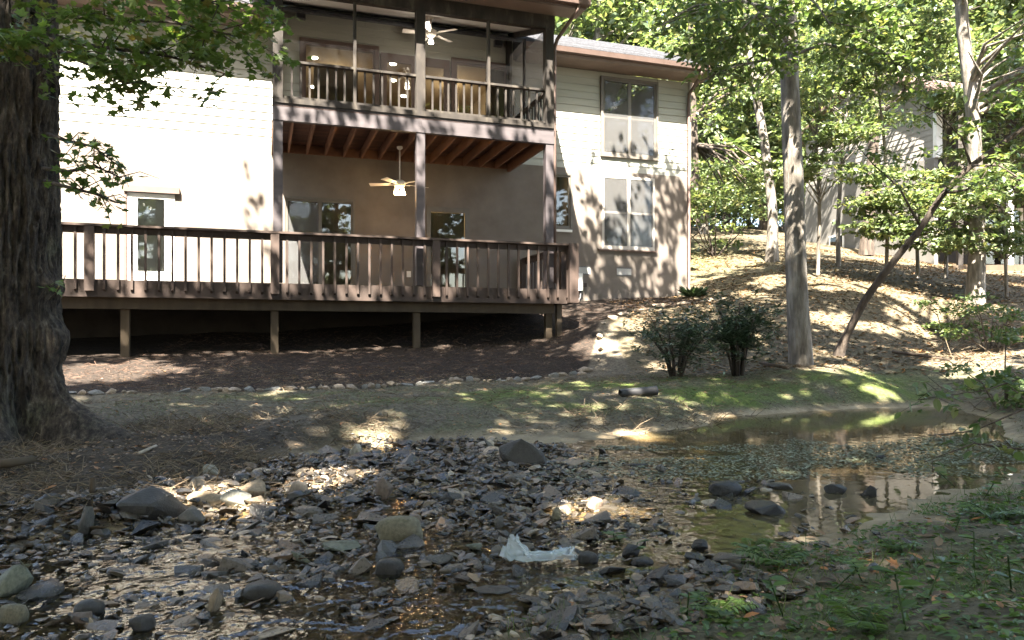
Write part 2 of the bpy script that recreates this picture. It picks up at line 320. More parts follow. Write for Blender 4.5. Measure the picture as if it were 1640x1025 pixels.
CP += [(*at(px, d), z) for px, d, z in [(960, 15.5, .26), (1000, 17.1, .52), (1500, 15, -.2), (1200, 16, .6), (1350, 17, .9), (1500, 17, .78), (1150, 20, 1.5), (1300, 22, 2.15), (1450, 20.5, 1.7), (1200, 28, 3.6), (1400, 28, 3.2), (1550, 24, 2.15),
      (1150, 40, 6), (1600, 40, 4.4), (1300, 60, 9), (800, 60, 8), (0, 60, 6), (2200, 60, 7), (1560, 17.5, .85), (1640, 13, -.15), (1640, 10, -.7), (1700, 8, -.85), (1640, 7, -.99), (1900, 9, -.5), (2000, 14, .3), (1800, 20, 1.4)]]
CP += [(3.0, 8.0, -1.2), (4.8, 9.2, -1.25), (4.4, 7, -1.16), (3, 6.2, -1.1), (2.0, 4.9, -1.06), (1.2, 6, -1.04), (.8, 7, -1.02), (0, 5.5, -1.01), (-1, 4.6, -1.045), (0, 3.9, -1.065), (-1.5, 3.5, -1.085), (-.2, 3.15, -1.10), (-2, 2.8, -1.11), (-.8, 2.5, -1.12), (-.9, 6.2, -1.0),
       (3, 0, -.5), (-1, 1.2, -1.13), (-4, 1.5, -1.1), (1.5, -3, -.4), (-7, -2, -.7), (-3, -3, -.9), (-40, -20, 0), (40, -20, .5), (0, -40, 0), (-40, 20, .5), (-9, 8, -.65), (-8, 4.5, -.8), (40, 20, 2.5), (-60, 70, 7), (70, 70, 8), (0, 120, 16), (-7, 11, -.6)]
CP = np.array(CP)
def _k(a, b): return np.sqrt(((a[:, None]-b[None])**2).sum(-1)+.09)
_A = np.zeros((len(CP)+1,)*2); _A[:-1, :-1] = _k(CP[:, :2], CP[:, :2]); _A[-1, :-1] = _A[:-1, -1] = 1
_w = np.linalg.solve(_A+np.diag([1e-3]*len(CP)+[0]), np.append(CP[:, 2], 0))
def WL(x, y):                                                      # water level: pool, then down the riffle
    s = ((1.2-x)*.82+(5.6-y)*.57)/3.6
    return -1.0-.061*sstep(0, 1, s)
EDGX = [-20, -5.55, -3.5, -1.98, .3, 1.3, 1.8, 2.56, 5, 6]; EDGY = [9.5, 9.65, 10.1, 10.8, 12, 13.05, 15.5, 17.1, 17.5, 40]
def seg(x, y, pts):
    d = np.full(np.shape(x), 9.)
    for (a, b), (c, e) in zip(pts, pts[1:]):
        t = np.clip(((x-a)*(c-a)+(y-b)*(e-b))/((c-a)**2+(e-b)**2), 0, 1); d = np.minimum(d, np.hypot(x-a-t*(c-a), y-b-t*(e-b)))
    return d
CH1 = [gp(640, 800, -1.03)[:2], gp(455, 845, -1.05)[:2], gp(300, 905, -1.07)[:2], gp(60, 985, -1.07)[:2], (-3.2, 2.4)]
CH2 = [gp(1290, 800, -1.0)[:2], gp(1120, 878, -1.03)[:2], gp(960, 912, -1.05)[:2], gp(800, 958, -1.06)[:2], gp(600, 1030, -1.06)[:2], (-1.2, 1.8)]
CH3 = [gp(700, 860, -1.05)[:2], gp(500, 960, -1.06)[:2], gp(350, 1020, -1.07)[:2]]
def H0(x, y):
    x = np.atleast_1d(np.asarray(x, float)); y = np.atleast_1d(np.asarray(y, float)); q = np.stack([x, y], -1); r = np.zeros(len(x))
    for i in range(0, len(x), 20000): r[i:i+20000] = _k(q[i:i+20000], CP[:, :2])@_w[:-1]+_w[-1]
    return r
def H(x, y):
    x = np.atleast_1d(np.asarray(x, float)); y = np.atleast_1d(np.asarray(y, float)); z = H0(x, y); q = np.stack([x, y], -1)
    near = sstep(40, 14, np.hypot(x, y))
    dry = sstep(-.02, .12, z-WL(x, y))
    z = z+(fbm(q*1.1, 3, 3)*.05+fbm(q*5, 3, 5)*.022*near+fbm(q*16, 2, 8)*.009*near)*(.35+.65*dry)
    z = z+.05*fbm(q*3.2, 3, 15)*sstep(-1.0, -1.8, x+.3*(y-5.5))*sstep(7.4, 6.8, y)*dry
    z = z+.012*vnoise(q*9, 21)*(1-dry)
    z = z-.06*np.exp(-(seg(x, y, CH1)/.15)**2)-.09*np.exp(-(seg(x, y, CH2)/.17)**2)-.045*np.exp(-(seg(x, y, CH3)/.1)**2)
    return z
def h1(x, y): return float(H(x, y)[0])
def axis(lo, hi, step, far):
    a = list(np.arange(lo, hi, step)); s = step; p = hi
    while p < far: a.append(p); s *= 1.12; p += s
    s = step; p = lo-step
    while p > -far: a.insert(0, p); s *= 1.12; p -= s
    return np.array(a)
gx = axis(-5.5, 7.5, .05, 190); gy = axis(1.2, 14, .05, 190)
XX, YY = np.meshgrid(gx, gy); zz = H(XX.ravel(), YY.ravel()); nx = len(gx)
ii = (np.arange(len(gy)-1)[:, None]*nx+np.arange(nx-1)[None]).ravel()
gm = npmesh('ground', np.stack([XX.ravel(), YY.ravel(), zz], -1), np.stack([ii, ii+1, ii+nx+1, ii+nx], -1), True)
X, Y = XX.ravel(), YY.ravel(); q = np.stack([X, Y], -1)
mulch = sstep(-.08, .12, Y-np.interp(X, EDGX, EDGY)+.12*vnoise(q*3, 2))*sstep(4.9, 4.2, X+.25*(Y-17.5))
mulch = np.maximum(mulch, .7*sstep(-.9, -1.9, X+.3*(Y-5.5)+.3*vnoise(q*2, 14))*sstep(7.6, 6.6, Y)*(Y > 1))
dist_w = zz-WL(X, Y); bed = sstep(.10, 0, dist_w)*(Y < 13)*(np.hypot(X, Y-5) < 9)
moss = np.clip(np.exp(-(((X-2.6)/2.4)**2+((Y-10.2)/1.1)**2))*1.3+np.exp(-(((X-5.5)/1.3)**2+((Y-11.4)/.8)**2))*1.2+np.exp(-(((X+1.2)/3)**2+((Y-9.3)/1.0)**2))*.75+np.exp(-(((X+.6)/.9)**2+((Y-7.2)/.5)**2))*.7+np.exp(-(((X-4.2)/3)**2+((Y-26)/4)**2))*.9+np.exp(-(((X-1.8)/1.6)**2+((Y-2.6)/1.0)**2))*.6, 0, 1)
moss = moss*np.clip(.55+1.1*fbm(q*2.2, 3, 9), 0, 1)*(1-mulch)*(1-bed)
hill = sstep(11.5, 13.5, Y-.0*X)*(X > 2)*(1-mulch)
for nm, a in (('mulch', mulch), ('moss', moss), ('bed', bed), ('hill', hill)):
    at_ = gm.attributes.new(nm, 'FLOAT', 'POINT'); at_.data.foreach_set('value', a.astype(np.float32))
def ground_mat():
    m, nt, b = nodes('ground_soil'); co = coords(nt, 'world', (1, 1, 1))
    n1 = noisetex(nt, co, 2.5, 8, .65); n2 = noisetex(nt, co, 22, 8, .7)
    def R(stops, n): r = ramp(nt, stops); lk(nt, n.outputs['Fac'], r.inputs[0]); return r.outputs[0]
    def mix(a, c, name):
        at_ = nt.nodes.new('ShaderNodeAttribute'); at_.attribute_name = name
        mx = nt.nodes.new('ShaderNodeMix'); mx.data_type = 'RGBA'; lk(nt, at_.outputs['Fac'], mx.inputs[0]); lk(nt, a, mx.inputs[6]); lk(nt, c, mx.inputs[7]); return mx.outputs[2]
    soil = R([(.3, (.045, .036, .026)), (.5, (.105, .088, .066)), (.7, (.19, .165, .125))], n2)
    col = mix(soil, R([(.3, (.035, .027, .017)), (.5, (.082, .067, .043)), (.7, (.15, .125, .085))], n2), 'hill')
    col = mix(col, R([(.3, (.035, .05, .014)), (.55, (.09, .12, .03)), (.75, (.16, .18, .055))], n2), 'moss')
    col = mix(col, R([(.3, (.008, .0066, .0054)), (.5, (.022, .0165, .013)), (.72, (.066, .046, .034))], n2), 'mulch')
    col = mix(col, R([(.3, (.11, .085, .055)), (.5, (.25, .2, .13)), (.7, (.35, .285, .19))], n1), 'bed')
    lk(nt, col, b.inputs['Base Color']); b.inputs['Roughness'].default_value = .92; b.inputs['Specular IOR Level'].default_value = .2
    bp = nt.nodes.new('ShaderNodeBump'); bp.inputs['Strength'].default_value = .8; bp.inputs['Distance'].default_value = .03; lk(nt, n2.outputs['Fac'], bp.inputs['Height']); lk(nt, bp.outputs[0], b.inputs['Normal'])
    return m
tag(link('ground', gm, ground_mat()), 'bare soil yard and wooded slope with moss and mulch', None, None, 'structure')
# water surface
wx = np.arange(-5.5, 8, .05); wy = np.arange(.6, 12.2, .05); WX, WY = np.meshgrid(wx, wy); X, Y = WX.ravel(), WY.ravel(); q = np.stack([X, Y], -1)
rif = sstep(1.6, .4, X-.35*(Y-4))*sstep(7.4, 6.2, Y); rif = np.maximum(rif, sstep(4.0, 3.2, Y)*sstep(2.2, 1.2, X))
wz = WL(X, Y)+rif*(fbm(q*np.array([4, 9]), 3, 31)*.016+vnoise(q*22, 6)*.004)
ok = (H(X, Y) < wz+.06).reshape(WX.shape)
cell = ok[:-1, :-1] | ok[1:, :-1] | ok[:-1, 1:] | ok[1:, 1:]; nx = len(wx)
ii = (np.arange(len(wy)-1)[:, None]*nx+np.arange(nx-1)[None])[cell]
tag(link('creek_water', npmesh('creek_water', np.stack([X, Y, wz], -1), np.stack([ii, ii+1, ii+nx+1, ii+nx], -1), True, .03+.75*rif), WATER), 'shallow brown creek water, a still pool and a rocky riffle', None, None, 'structure')

# ------------------------------------------------------------------ the house (local frame: u along facade, v into the house)
house = empty('house', (OX, OY, 0), HANG); tag(house, 'two-storey house with pale lap siding above tan stucco', 'house')
V = 3.0; ZS = 4.3; ZT = 6.85
HOLES = {}
def cells(u0, u1, z0, z1, holes):
    us = sorted({u0, u1, *[min(max(h[i], u0), u1) for h in holes for i in (0, 1)]}); zs = sorted({z0, z1, *[min(max(h[i], z0), z1) for h in holes for i in (2, 3)]})
    for a, b in zip(us, us[1:]):
        for c, d in zip(zs, zs[1:]):
            m = ((a+b)/2, (c+d)/2)
            if not any(h[0] < m[0] < h[1] and h[2] < m[1] < h[3] for h in holes): yield a, b, c, d
UPW = [(.68, 2.27, 4.34, 6.67), (2.41, 4.06, 4.34, 6.65), (4.20, 5.49, 4.5, 6.63), (8.11, 9.65, 4.72, 6.67)]
LOW = [(-2.92, -2.0, 1.02, 3.12), (.28, 1.77, 1.02, 3.12), (3.5, 4.55, 1.02, 3.12), (6.7, 7.2, 2.75, 4.1), (8.11, 9.6, 2.3, 4.17)]
m = MB()
for a, b, c, d in cells(-9, 5.96, .9, ZS, LOW): m.box(a, b, V, V+.2, c, d)
for a, b, c, d in cells(5.96, 10.69, -.6, ZS, LOW): m.box(a, b, V, V+.2, c, d)
stw = m.build('stucco_wall', STUCCO, house)
m = MB()
for a, b, c, d in cells(-9, 10.69, ZS, ZT, UPW): m.box(a, b, V+.036, V+.2, c, d)
m.box(0, 5.68, V+.036, V+.2, ZT, 7.62)
box('crawlspace_wall', M('shade_dark_foundation', [(.3, (.022, .018, .015)), (.7, (.04, .033, .027))], 3, .9, .3, 40, kind='world'), house, -9, 5.96, V+.02, V+.2, -.8, .9)  # guessed dark colour, put on this wall to keep the under-deck shade black
upw = m.build('siding_wall', SIDING, house)
box('end_wall', SIDING, house, 10.5, 10.68, V+.2, 10, ZS, ZT); box('end_foundation', STUCCO, house, 10.5, 10.69, V+.2, 10, -.3, ZS)
MB().box(-9, 3.4, 9.8, 10, 0, ZT).box(5.2, 10.5, 9.8, 10, 0, ZT).box(3.4, 5.2, 9.8, 10, 0, 4.6).build('back_wall', SIDING, house)
k = 0; z = ZS
while z < 7.45:
    h = .18
    for (a, b) in ((-9, .05), (.05, 5.68), (5.68, 10.66)):
        if z > ZT-.1 and a != .05: continue
        segs = [(a, b)]
        for w in UPW:
            if w[2]-.06 < z+.09 < w[3]+.06:
                ns = []
                for s in segs:
                    if w[1]+.07 <= s[0] or w[0]-.07 >= s[1]: ns.append(s); continue
                    if w[0]-.07 > s[0]: ns.append((s[0], w[0]-.07))
                    if w[1]+.07 < s[1]: ns.append((w[1]+.07, s[1]))
                segs = ns
        cut = []
        for (s0, s1) in segs:
            p_ = s0
            while s1-p_ > 3.0:
                q_ = p_+random.uniform(1.2, 2.6); cut.append((p_, q_-.0015)); p_ = q_+.0015
            cut.append((p_, s1))
        for (s0, s1) in cut:
            if s1-s0 < .03: continue
            m = MB(); m.hexa([(s0, V+.004, z), (s1, V+.004, z), (s1, V+.035, z), (s0, V+.035, z), (s0, V+.022, z+h+.012), (s1, V+.022, z+h+.012), (s1, V+.035, z+h+.012), (s0, V+.035, z+h+.012)])
            m.build('siding_board', SIDING, upw)
    z += h
def window(name, u0, u1, z0, z1, mat, sashes=2, mid=True, fw=.06, dep=.05, label=None, v=V):
    w = MB().box(u0-fw, u1+fw, v-dep, v+.02, z1, z1+fw).box(u0-fw, u1+fw, v-dep, v+.02, z0-fw, z0).box(u0-fw, u0, v-dep, v+.02, z0, z1).box(u1, u1+fw, v-dep, v+.02, z0, z1).build(name, mat, house)
    if label: w['label'] = label
    n = sashes; W_ = (u1-u0)/n
    for i in range(n):
        a, b = u0+i*W_, u0+(i+1)*W_
        s = MB().box(a, a+.045, v-.02, v+.03, z0, z1).box(b-.045, b, v-.02, v+.03, z0, z1).box(a+.045, b-.045, v-.02, v+.03, z1-.05, z1).box(a+.045, b-.045, v-.02, v+.03, z0, z0+.07)
        if mid: s.box(a+.045, b-.045, v-.018, v+.028, (z0+z1)/2-.025, (z0+z1)/2+.025)
        s.build('sash', mat, w)
        box('pane', GLASS, w, a+.04, b-.04, v+.008, v+.014, z0+.05, z1-.04)
    return w
window('window', *UPW[3], GREYF, 2)
w = window('window', 8.11, 9.6, 2.3, 4.17, M('beige_frame', [(.3, (.36, .33, .29)), (.7, (.42, .39, .35))], 4, .5, 0), 2, fw=.02, dep=.015)
box('sill', TRIM, w, 7.98, 9.66, V-.07, V+.01, 2.235, 2.268)
w = window('window', *LOW[3], GREYF, 1, False, label='narrow side window with warm light inside'); box('sill', WTRIM, w, 6.66, 7.24, V-.06, V-.0515, 2.66, 2.72)
window('picture_window', *UPW[0], TRIM, 1, False, .10)
window('picture_window', *UPW[2], TRIM, 1, False, .10)
window('sliding_door', *LOW[1], GREYF, 2, False, .05)
for (a, b, nm) in ((2.41, 3.27, 'porch_door'), (3.27, 4.06, 'porch_door')):
    d = MB().box(a, a+.14, V-.03, V+.03, 4.34, 6.65).box(b-.14, b, V-.03, V+.03, 4.34, 6.65).box(a+.14, b-.14, V-.03, V+.03, 6.45, 6.65).box(a+.14, b-.14, V-.03, V+.03, 4.34, 4.75).build(nm, TRIM, house)
    box('pane', GLASS, d, a+.13, b-.13, V, V+.008, 4.74, 6.46)
    MB().tube([(b-.07, V-.035, 5.35), (b-.07, V-.09, 5.35), (b-.16, V-.09, 5.35)], .012).build('handle', BRASS, d)
d = MB().box(3.5, 3.6, V-.02, V+.04, 1.02, 3.12).box(4.45, 4.55, V-.02, V+.04, 1.02, 3.12).box(3.6, 4.45, V-.02, V+.04, 3.0, 3.12).build('patio_door', GREYF, house); box('pane', GLASS, d, 3.6, 4.45, V+.01, V+.02, 1.02, 3.0)
d = MB().box(-2.92, -2.72, V-.02, V+.04, 1.02, 3.05).box(-2.2, -2.0, V-.02, V+.04, 1.02, 3.05).box(-2.72, -2.2, V-.02, V+.04, 2.95, 3.05).box(-2.72, -2.2, V-.02, V+.04, 1.02, 1.4).build('side_door', WTRIM, house)
box('pane', GLASS, d, -2.72, -2.2, V+.01, V+.02, 1.4, 2.95); box('lintel', TRIM, d, -2.98, -1.9, V-.09, V-.001, 3.07, 3.2); box('jamb', TRIM, d, -2.97, -2.925, V-.05, V-.001, 1.02, 3.068)
# rooms behind the glass
r = MB(); r.box(.2, 5.7, 7.6, 7.7, 4.3, 5.0).box(.2, 3.9, 7.6, 7.7, 5.0, 6.9).box(4.7, 5.7, 7.6, 7.7, 5.0, 6.9).box(3.9, 4.7, 7.6, 7.7, 6.3, 6.9).box(.1, .2, V+.21, 7.7, 4.3, 6.9).box(5.7, 5.8, V+.21, 7.7, 4.3, 6.9).box(.1, 5.8, V+.21, 7.7, 6.86, 6.95)
ir = r.build('interior_room', INT, house); box('interior_floor', INTF, house, .2, 5.7, V+.21, 7.6, 4.22, 4.31)
MB().box(4.28, 4.32, 7.58, 7.6, 5, 6.3).box(3.9, 4.7, 7.58, 7.6, 5.42, 5.45).box(3.9, 4.7, 7.58, 7.6, 5.85, 5.88).build('muntin', WTRIM, ir)
for u, v in ((1.0, 4.4), (1.9, 5.6), (2.9, 4.2), (3.1, 5.4), (1.1, 6.6), (3.6, 6.6), (4.9, 6.4)):
    MB().tube_prof((u, v, 6.845), [(.001, 0), (.075, 0), (.085, .012)], 12).build('downlight', DOWN, ir)
MB().box(.2, 1.9, 6.4, 6.5, 1, 3.3).box(.1, .2, V+.21, 6.5, 1, 3.3).box(1.9, 2.0, V+.21, 6.5, 1, 3.3).box(.1, 2, V+.21, 6.5, 3.3, 3.4).box(3.3, 4.8, 5.2, 5.3, 1, 3.3).box(3.2, 3.3, V+.21, 5.3, 1, 3.3).box(4.8, 4.9, V+.21, 5.3, 1, 3.3).box(3.2, 4.9, V+.21, 5.3, 3.3, 3.4).build('lower_room', INT, house)
MB().box(7.9, 9.8, 6, 6.1, 2, 6.85).box(7.8, 7.9, V+.21, 6.1, 2, 6.85).box(9.8, 9.9, V+.21, 6.1, 2, 6.85).box(7.9, 9.8, V+.21, 6, 4.25, 4.5).box(6.4, 7.5, 4.6, 4.7, 2, 4.3).box(-3.2, -1.8, 5, 5.1, 1, 3.4).build('side_room', INT, house)
for u, v, z, e in ((1.6, 5.2, 6.5, 3.2), (4.6, 5.2, 6.4, 3), (4.0, 4.4, 2.9, 2.5), (6.95, 4.0, 3.9, 1.5)):
    L = bpy.data.lights.new('room_lamp', 'POINT'); L.energy = e; L.color = (1, .8, .55); L.shadow_soft_size = .15; lo = bpy.data.objects.new('room_lamp', L); COL.objects.link(lo); lo.parent = house; lo.location = (u, v, z)
ch = MB()
for i in range(6):
    t = i*math.pi/3; ch.tube([(4.9, 5.4, 5.55), (4.9+.13*math.cos(t), 5.4+.13*math.sin(t), 5.48), (4.9+.22*math.cos(t), 5.4+.22*math.sin(t), 5.58)], .008, 6)
ch.tube([(4.9, 5.4, 6.85), (4.9, 5.4, 5.5)], .008, 6)
che = empty('chandelier'); che.location = (*hw(4.9, 5.4), 5.5); tag(che, 'small lit chandelier seen through the upstairs right window', 'chandelier')
co_ = ch.build('arms', BRASS, che); co_.location = Vector((-4.9, -5.4, -5.5))
for i in range(6):
    t = i*math.pi/3; MB().tube_prof((.22*math.cos(t), .22*math.sin(t), .08), [(.001, 0), (.03, .02), (.035, .06), (.015, .1), (.001, .11)], 8).build('bulb', BULBW, che)
CUR = M('tan_curtain', [(.3, (.15, .115, .08)), (.7, (.20, .155, .11))], 9, .9, .3, 14, stretch=(6, 1, .2), kind='world'); BLIND = M('pale_blind', [(.3, (.20, .19, .18)), (.7, (.27, .26, .245))], 3, .8, 0, kind='world')
for nm, mt, a, b, c, d in (('curtain', CUR, .28, 1.77, 1.03, 3.1), ('blind_or_glare_panel', CUR, 3.6, 4.45, 1.03, 3.0), ('curtain', CUR, .9, 1.9, 4.4, 6.2), ('curtain', CUR, 5.0, 5.49, 4.5, 6.6), ('blind_or_glare_panel', BLIND, 8.11, 9.6, 2.32, 4.15), ('blind_or_glare_panel', BLIND, 8.11, 9.65, 4.74, 5.7), ('blind_or_glare_panel', WTRIM, -2.72, -2.2, 1.4, 2.95), ('blind_or_glare_panel', CUR, 6.7, 6.95, 2.76, 4.09)): box(nm, mt, house, a, b, V+.11, V+.12, c, d)  # side door's pale blind is added, standing in for light reflected in its glass
WSCR = screen_mat('window_screen', (.1, .1, .1), .3)
for a, b, c, d in ((8.16, 8.84, 4.8, 6.6), (8.92, 9.6, 4.8, 6.6), (8.15, 8.81, 2.38, 4.1), (8.9, 9.56, 2.38, 4.1), (.34, 1.0, 1.1, 3.05)): box('insect_screen', WSCR, house, a, b, V-.026, V-.024, c, d)
# vents, box, outlet
for u in (7.55, 8.72):
    g = MB().box(u-.21, u+.21, V-.014, V-.002, 1.6, 1.62).box(u-.21, u+.21, V-.014, V-.002, 1.79, 1.81).build('foundation_vent', DGREY, house)
    box('backing', BLACK, g, u-.2, u+.2, V-.004, V-.001, 1.62, 1.79)
    for j in range(13): box('louver', WTRIM, g, u-.2+j*.0325, u-.185+j*.0325, V-.012, V-.005, 1.625, 1.785)
e = MB().box(7.2, 7.5, V-.13, V-.001, 1.18, 1.62).build('utility_box', WTRIM, house); MB().tube([(7.46, V-.07, 1.18), (7.46, V-.07, 1.0), (7.36, V-.07, .9), (7.1, V-.07, .87)], .022).build('conduit', DGREY, e); box('cover', BROWN, e, 7.53, 7.64, V-.06, V-.001, 1.28, 1.38)
box('outlet', WTRIM, house, 3.02, 3.12, V-.02, V-.001, 1.42, 1.56)
# eaves, gutters, roofs
for (a, b) in ((-9.2, -.02), (5.75, 11.05)):
    box('soffit', SOFFIT, house, a, b, 2.4, V+.02, ZT, ZT+.03); box('fascia', SOFFIT, house, a, b, 2.37, 2.4, ZT, ZT+.2)
    MB().hexa([(a, 2.25, ZT+.09), (b, 2.25, ZT+.09), (b, 2.368, ZT+.07), (a, 2.368, ZT+.07), (a, 2.22, ZT+.2), (b, 2.22, ZT+.2), (b, 2.368, ZT+.2), (a, 2.368, ZT+.2)]).build('gutter', TRIM, house)
def roof(u0, u1, v0, z0, v1, z1, name, courses=22):
    r = MB().hexa([(u0, v0, z0-.05), (u1, v0, z0-.05), (u1, v1, z1-.05), (u0, v1, z1-.05), (u0, v0, z0), (u1, v0, z0), (u1, v1, z1), (u0, v1, z1)]).build(name, SHING, house)
    n = courses; sl_ = (z1-z0)/(v1-v0)
    for i in range(n):
        a = v0+(v1-v0)*i/n; b = v0+(v1-v0)*(i+1)/n; za = z0+sl_*(a-v0); zb = z0+sl_*(b-v0)
        MB().hexa([(u0, a-.01, za+.004), (u1, a-.01, za+.004), (u1, b, zb+.002), (u0, b, zb+.002), (u0, a-.01, za+.03), (u1, a-.01, za+.03), (u1, b, zb+.008), (u0, b, zb+.008)]).build('shingle_course', SHING, r)
roof(-9.3, 11.1, 2.3, ZT+.23, 6.4, ZT+2.23, 'roof')
MB().hexa([(-9.3, 6.4, ZT+2.18), (11.1, 6.4, ZT+2.18), (11.1, 10.4, ZT+.2), (-9.3, 10.4, ZT+.2), (-9.3, 6.4, ZT+2.23), (11.1, 6.4, ZT+2.23), (11.1, 10.4, ZT+.25), (-9.3, 10.4, ZT+.25)]).build('back_roof', SHING, house)
box('rake_board', TRIM, house, 11.02, 11.08, 2.4, 2.9, ZT-.02, ZT+.2)
MB().tube([(10.62, 2.3, ZT+.1), (10.62, 2.3, ZT), (10.62, V-.08, ZT-.35), (10.62, V-.06, ZT-.5), (10.62, V-.06, 1.25), (10.62, V-.22, 1.16)], .045, 8).build('downspout', TRIM, house)
box('corner_board', SIDING, house, 10.67, 10.71, V-.02, V+.25, ZS, ZT)

# ------------------------------------------------------------------ screened porch upstairs
porch = empty('screened_porch', (OX, OY, 0), HANG); tag(porch, 'screened upper porch with weathered wood frame over the deck', 'porch')
PV = .25; PU = [.06, 2.78, 5.54]
for u in PU: box('post', WEATH, porch, u-.09, u+.09, PV-.09, PV+.09, 4.4, 6.52)
box('post', WEATH, porch, .0, .15, V-.16, V-.002, 4.4, 7.4); box('post', WEATH, porch, 5.48, 5.6, V-.14, V-.002, 4.4, 7.3)
for u in PU: box('lower_post', BEAMP, porch, u-.085, u+.085, PV-.085, PV+.085, 1.03, 4.08)
for a, b in ((.0, 2.78), (2.784, 5.63)): box('front_beam', BEAMP, porch, a-.04 if a == 0 else a, b, PV-.1, PV+.02, 4.08, 4.40)
for u in (.0, 5.54): box('side_beam', CEDAR, porch, u-.02, u+.05, PV+.025, V-.002, 4.08, 4.34)
box('ledger', CEDAR, porch, .06, 5.5, V-.06, V-.002, 4.14, 4.33)
for i in range(13):
    u = .34+i*.405; box('joist', CEDAR, porch, u-.02, u+.02, PV+.025, V-.062, 4.12, 4.335)
for i in range(19):
    a = PV-.1+i*.15; box('floor_board', CEDARD, porch, -.03, 5.62, a, a+.143, 4.338, 4.372)
box('sill_beam', WEATH, porch, -.04, 5.63, PV-.125, PV+.05, 4.404, 4.5)
box('header', WEATH, porch, -.06, 5.66, PV-.07, PV+.07, 6.52, 6.80)
for u in (1.49, 4.21): box('mullion', WEATH, porch, u-.028, u+.028, PV-.045, PV+.045, 4.5, 6.52)
def rail(a, b, parent, z0, z1, pitch, axis='u', c=PV, mat=WEATH):
    bx = (lambda n, p0, p1, w, za, zb, mt: box(n, mt, parent, p0, p1, c-w, c+w, za, zb)) if axis == 'u' else (lambda n, p0, p1, w, za, zb, mt: box(n, mt, parent, c-w, c+w, p0, p1, za, zb))
    bx('top_rail', a, b, .055, z1, z1+.045, mat); bx('bottom_rail', a, b, .03, z0, z0+.05, mat)
    n = max(1, round((b-a)/pitch)-1)
    for i in range(n):
        p = a+(b-a)*(i+1)/(n+1); bx('baluster', p-.018, p+.018, .018, z0+.05, z1, mat)
for a, b in ((.15, 1.46), (1.52, 2.69), (2.87, 4.18), (4.24, 5.45)): rail(a, b, porch, 4.52, 5.2, .172)
rail(PV+.1, V-.15, porch, 4.52, 5.2, .18, 'v', 5.54); rail(PV+.1, V-.17, porch, 4.52, 5.2, .18, 'v', .06)
for a, b in ((.15, 1.46), (1.52, 2.69), (2.87, 4.18), (4.24, 5.45)): MB().box(a, b, PV+.025, PV+.027, 5.25, 6.52).build('screen', SCREEN, porch)
for u in (.06, 5.54):
    MB().bar((u, PV+.1, 6.62), (u, V-.16, 7.42), .1, .2).build('side_header', WEATH, porch)
    box('side_mullion', WEATH, porch, u-.03, u+.03, 1.75, 1.81, 5.25, 6.9)
MB().box(5.539, 5.541, PV+.1, 1.75, 5.25, 6.6).box(5.539, 5.541, 1.81, V-.15, 5.25, 6.9).build('screen', SCREEN_SUNLIT, porch)
MB().hexa([(-.1, PV+.07, 6.62), (5.66, PV+.07, 6.62), (5.66, V-.001, 7.48), (-.1, V-.001, 7.48), (-.1, PV+.07, 6.66), (5.66, PV+.07, 6.66), (5.66, V-.001, 7.52), (-.1, V-.001, 7.52)]).build('ceiling', CEIL, porch)
MB().box(-.5, 6.15, -.32, PV-.071, 6.80, 6.83).build('soffit', SOFFIT, porch); box('fascia', TRIM, porch, -.5, 6.15, -.35, -.32, 6.78, 6.95)
MB().hexa([(-.5, -.46, 6.84), (6.2, -.46, 6.84), (6.2, -.353, 6.82), (-.5, -.353, 6.82), (-.5, -.49, 6.95), (6.2, -.49, 6.95), (6.2, -.353, 6.95), (-.5, -.353, 6.95)]).build('gutter', TRIM, porch)
MB().tube([(5.95, -.4, 6.84), (5.93, -.36, 6.72), (5.7, PV-.1, 6.3), (5.68, PV, 6.15), (5.68, PV, 5.2), (5.68, PV, 4.5), (5.68, PV, 1.15)], .04, 8).build('downspout', TRIM, porch)
r = MB().hexa([(-.55, -.42, 6.93), (6.2, -.42, 6.93), (6.2, 7.0, 9.05), (-.55, 7.0, 9.05), (-.55, -.42, 6.99), (6.2, -.42, 6.99), (6.2, 7.0, 9.11), (-.55, 7.0, 9.11)]).build('roof', SHING, porch)
MB().tube([(-.35, -.4, 6.85), (-.35, .6, 6.8), (-.35, 1.8, 6.9), (-.35, 2.1, 7.06)], .06, 8).build('gutter_outlet', DGREY, porch)

# ------------------------------------------------------------------ the deck
deck = empty('wooden_deck', (OX, OY, 0), HANG); tag(deck, 'long brown wooden deck on posts with baluster railing', 'deck')
box('fascia', BROWN, deck, -9, 5.98, .0, .04, .70, 1.0)
box('side_fascia', BROWN, deck, 5.94, 5.98, .043, V-.01, .70, 1.0)
for i in range(21): box('deck_board', BROWN, deck, -9, 5.93, .05+i*.14, .05+i*.14+.134, .972, 1.006)
for i in range(37): box('joist', UNDER, deck, -8.8+i*.4, -8.76+i*.4, .045, V-.01, .735, .968)
box('beam', UNDER, deck, -9, 5.66, .22, .31, .50, .73)
for u in (-5.3, -2.55, 0, 2.73, 5.58): box('support_post', UNDER, deck, u-.07, u+.07, .315, .45, h1(*hw(u, .38))-.15, .733)
box('support_post', UNDER, deck, 5.72, 5.83, .2, .31, h1(*hw(5.77, .25))-.15, .70)
box('rail_cap', BROWN, deck, -9, 6.05, -.11, .05, 1.915, 1.955)
box('sub_rail', BROWN, deck, -9, 5.98, -.0, .037, 1.80, 1.913)
PB = [-6.08, -3.04, 0, 3.04]
for u in PB: box('rail_post', BROWN, deck, u-.075, u+.075, -.1, -.002, .80, 1.913)
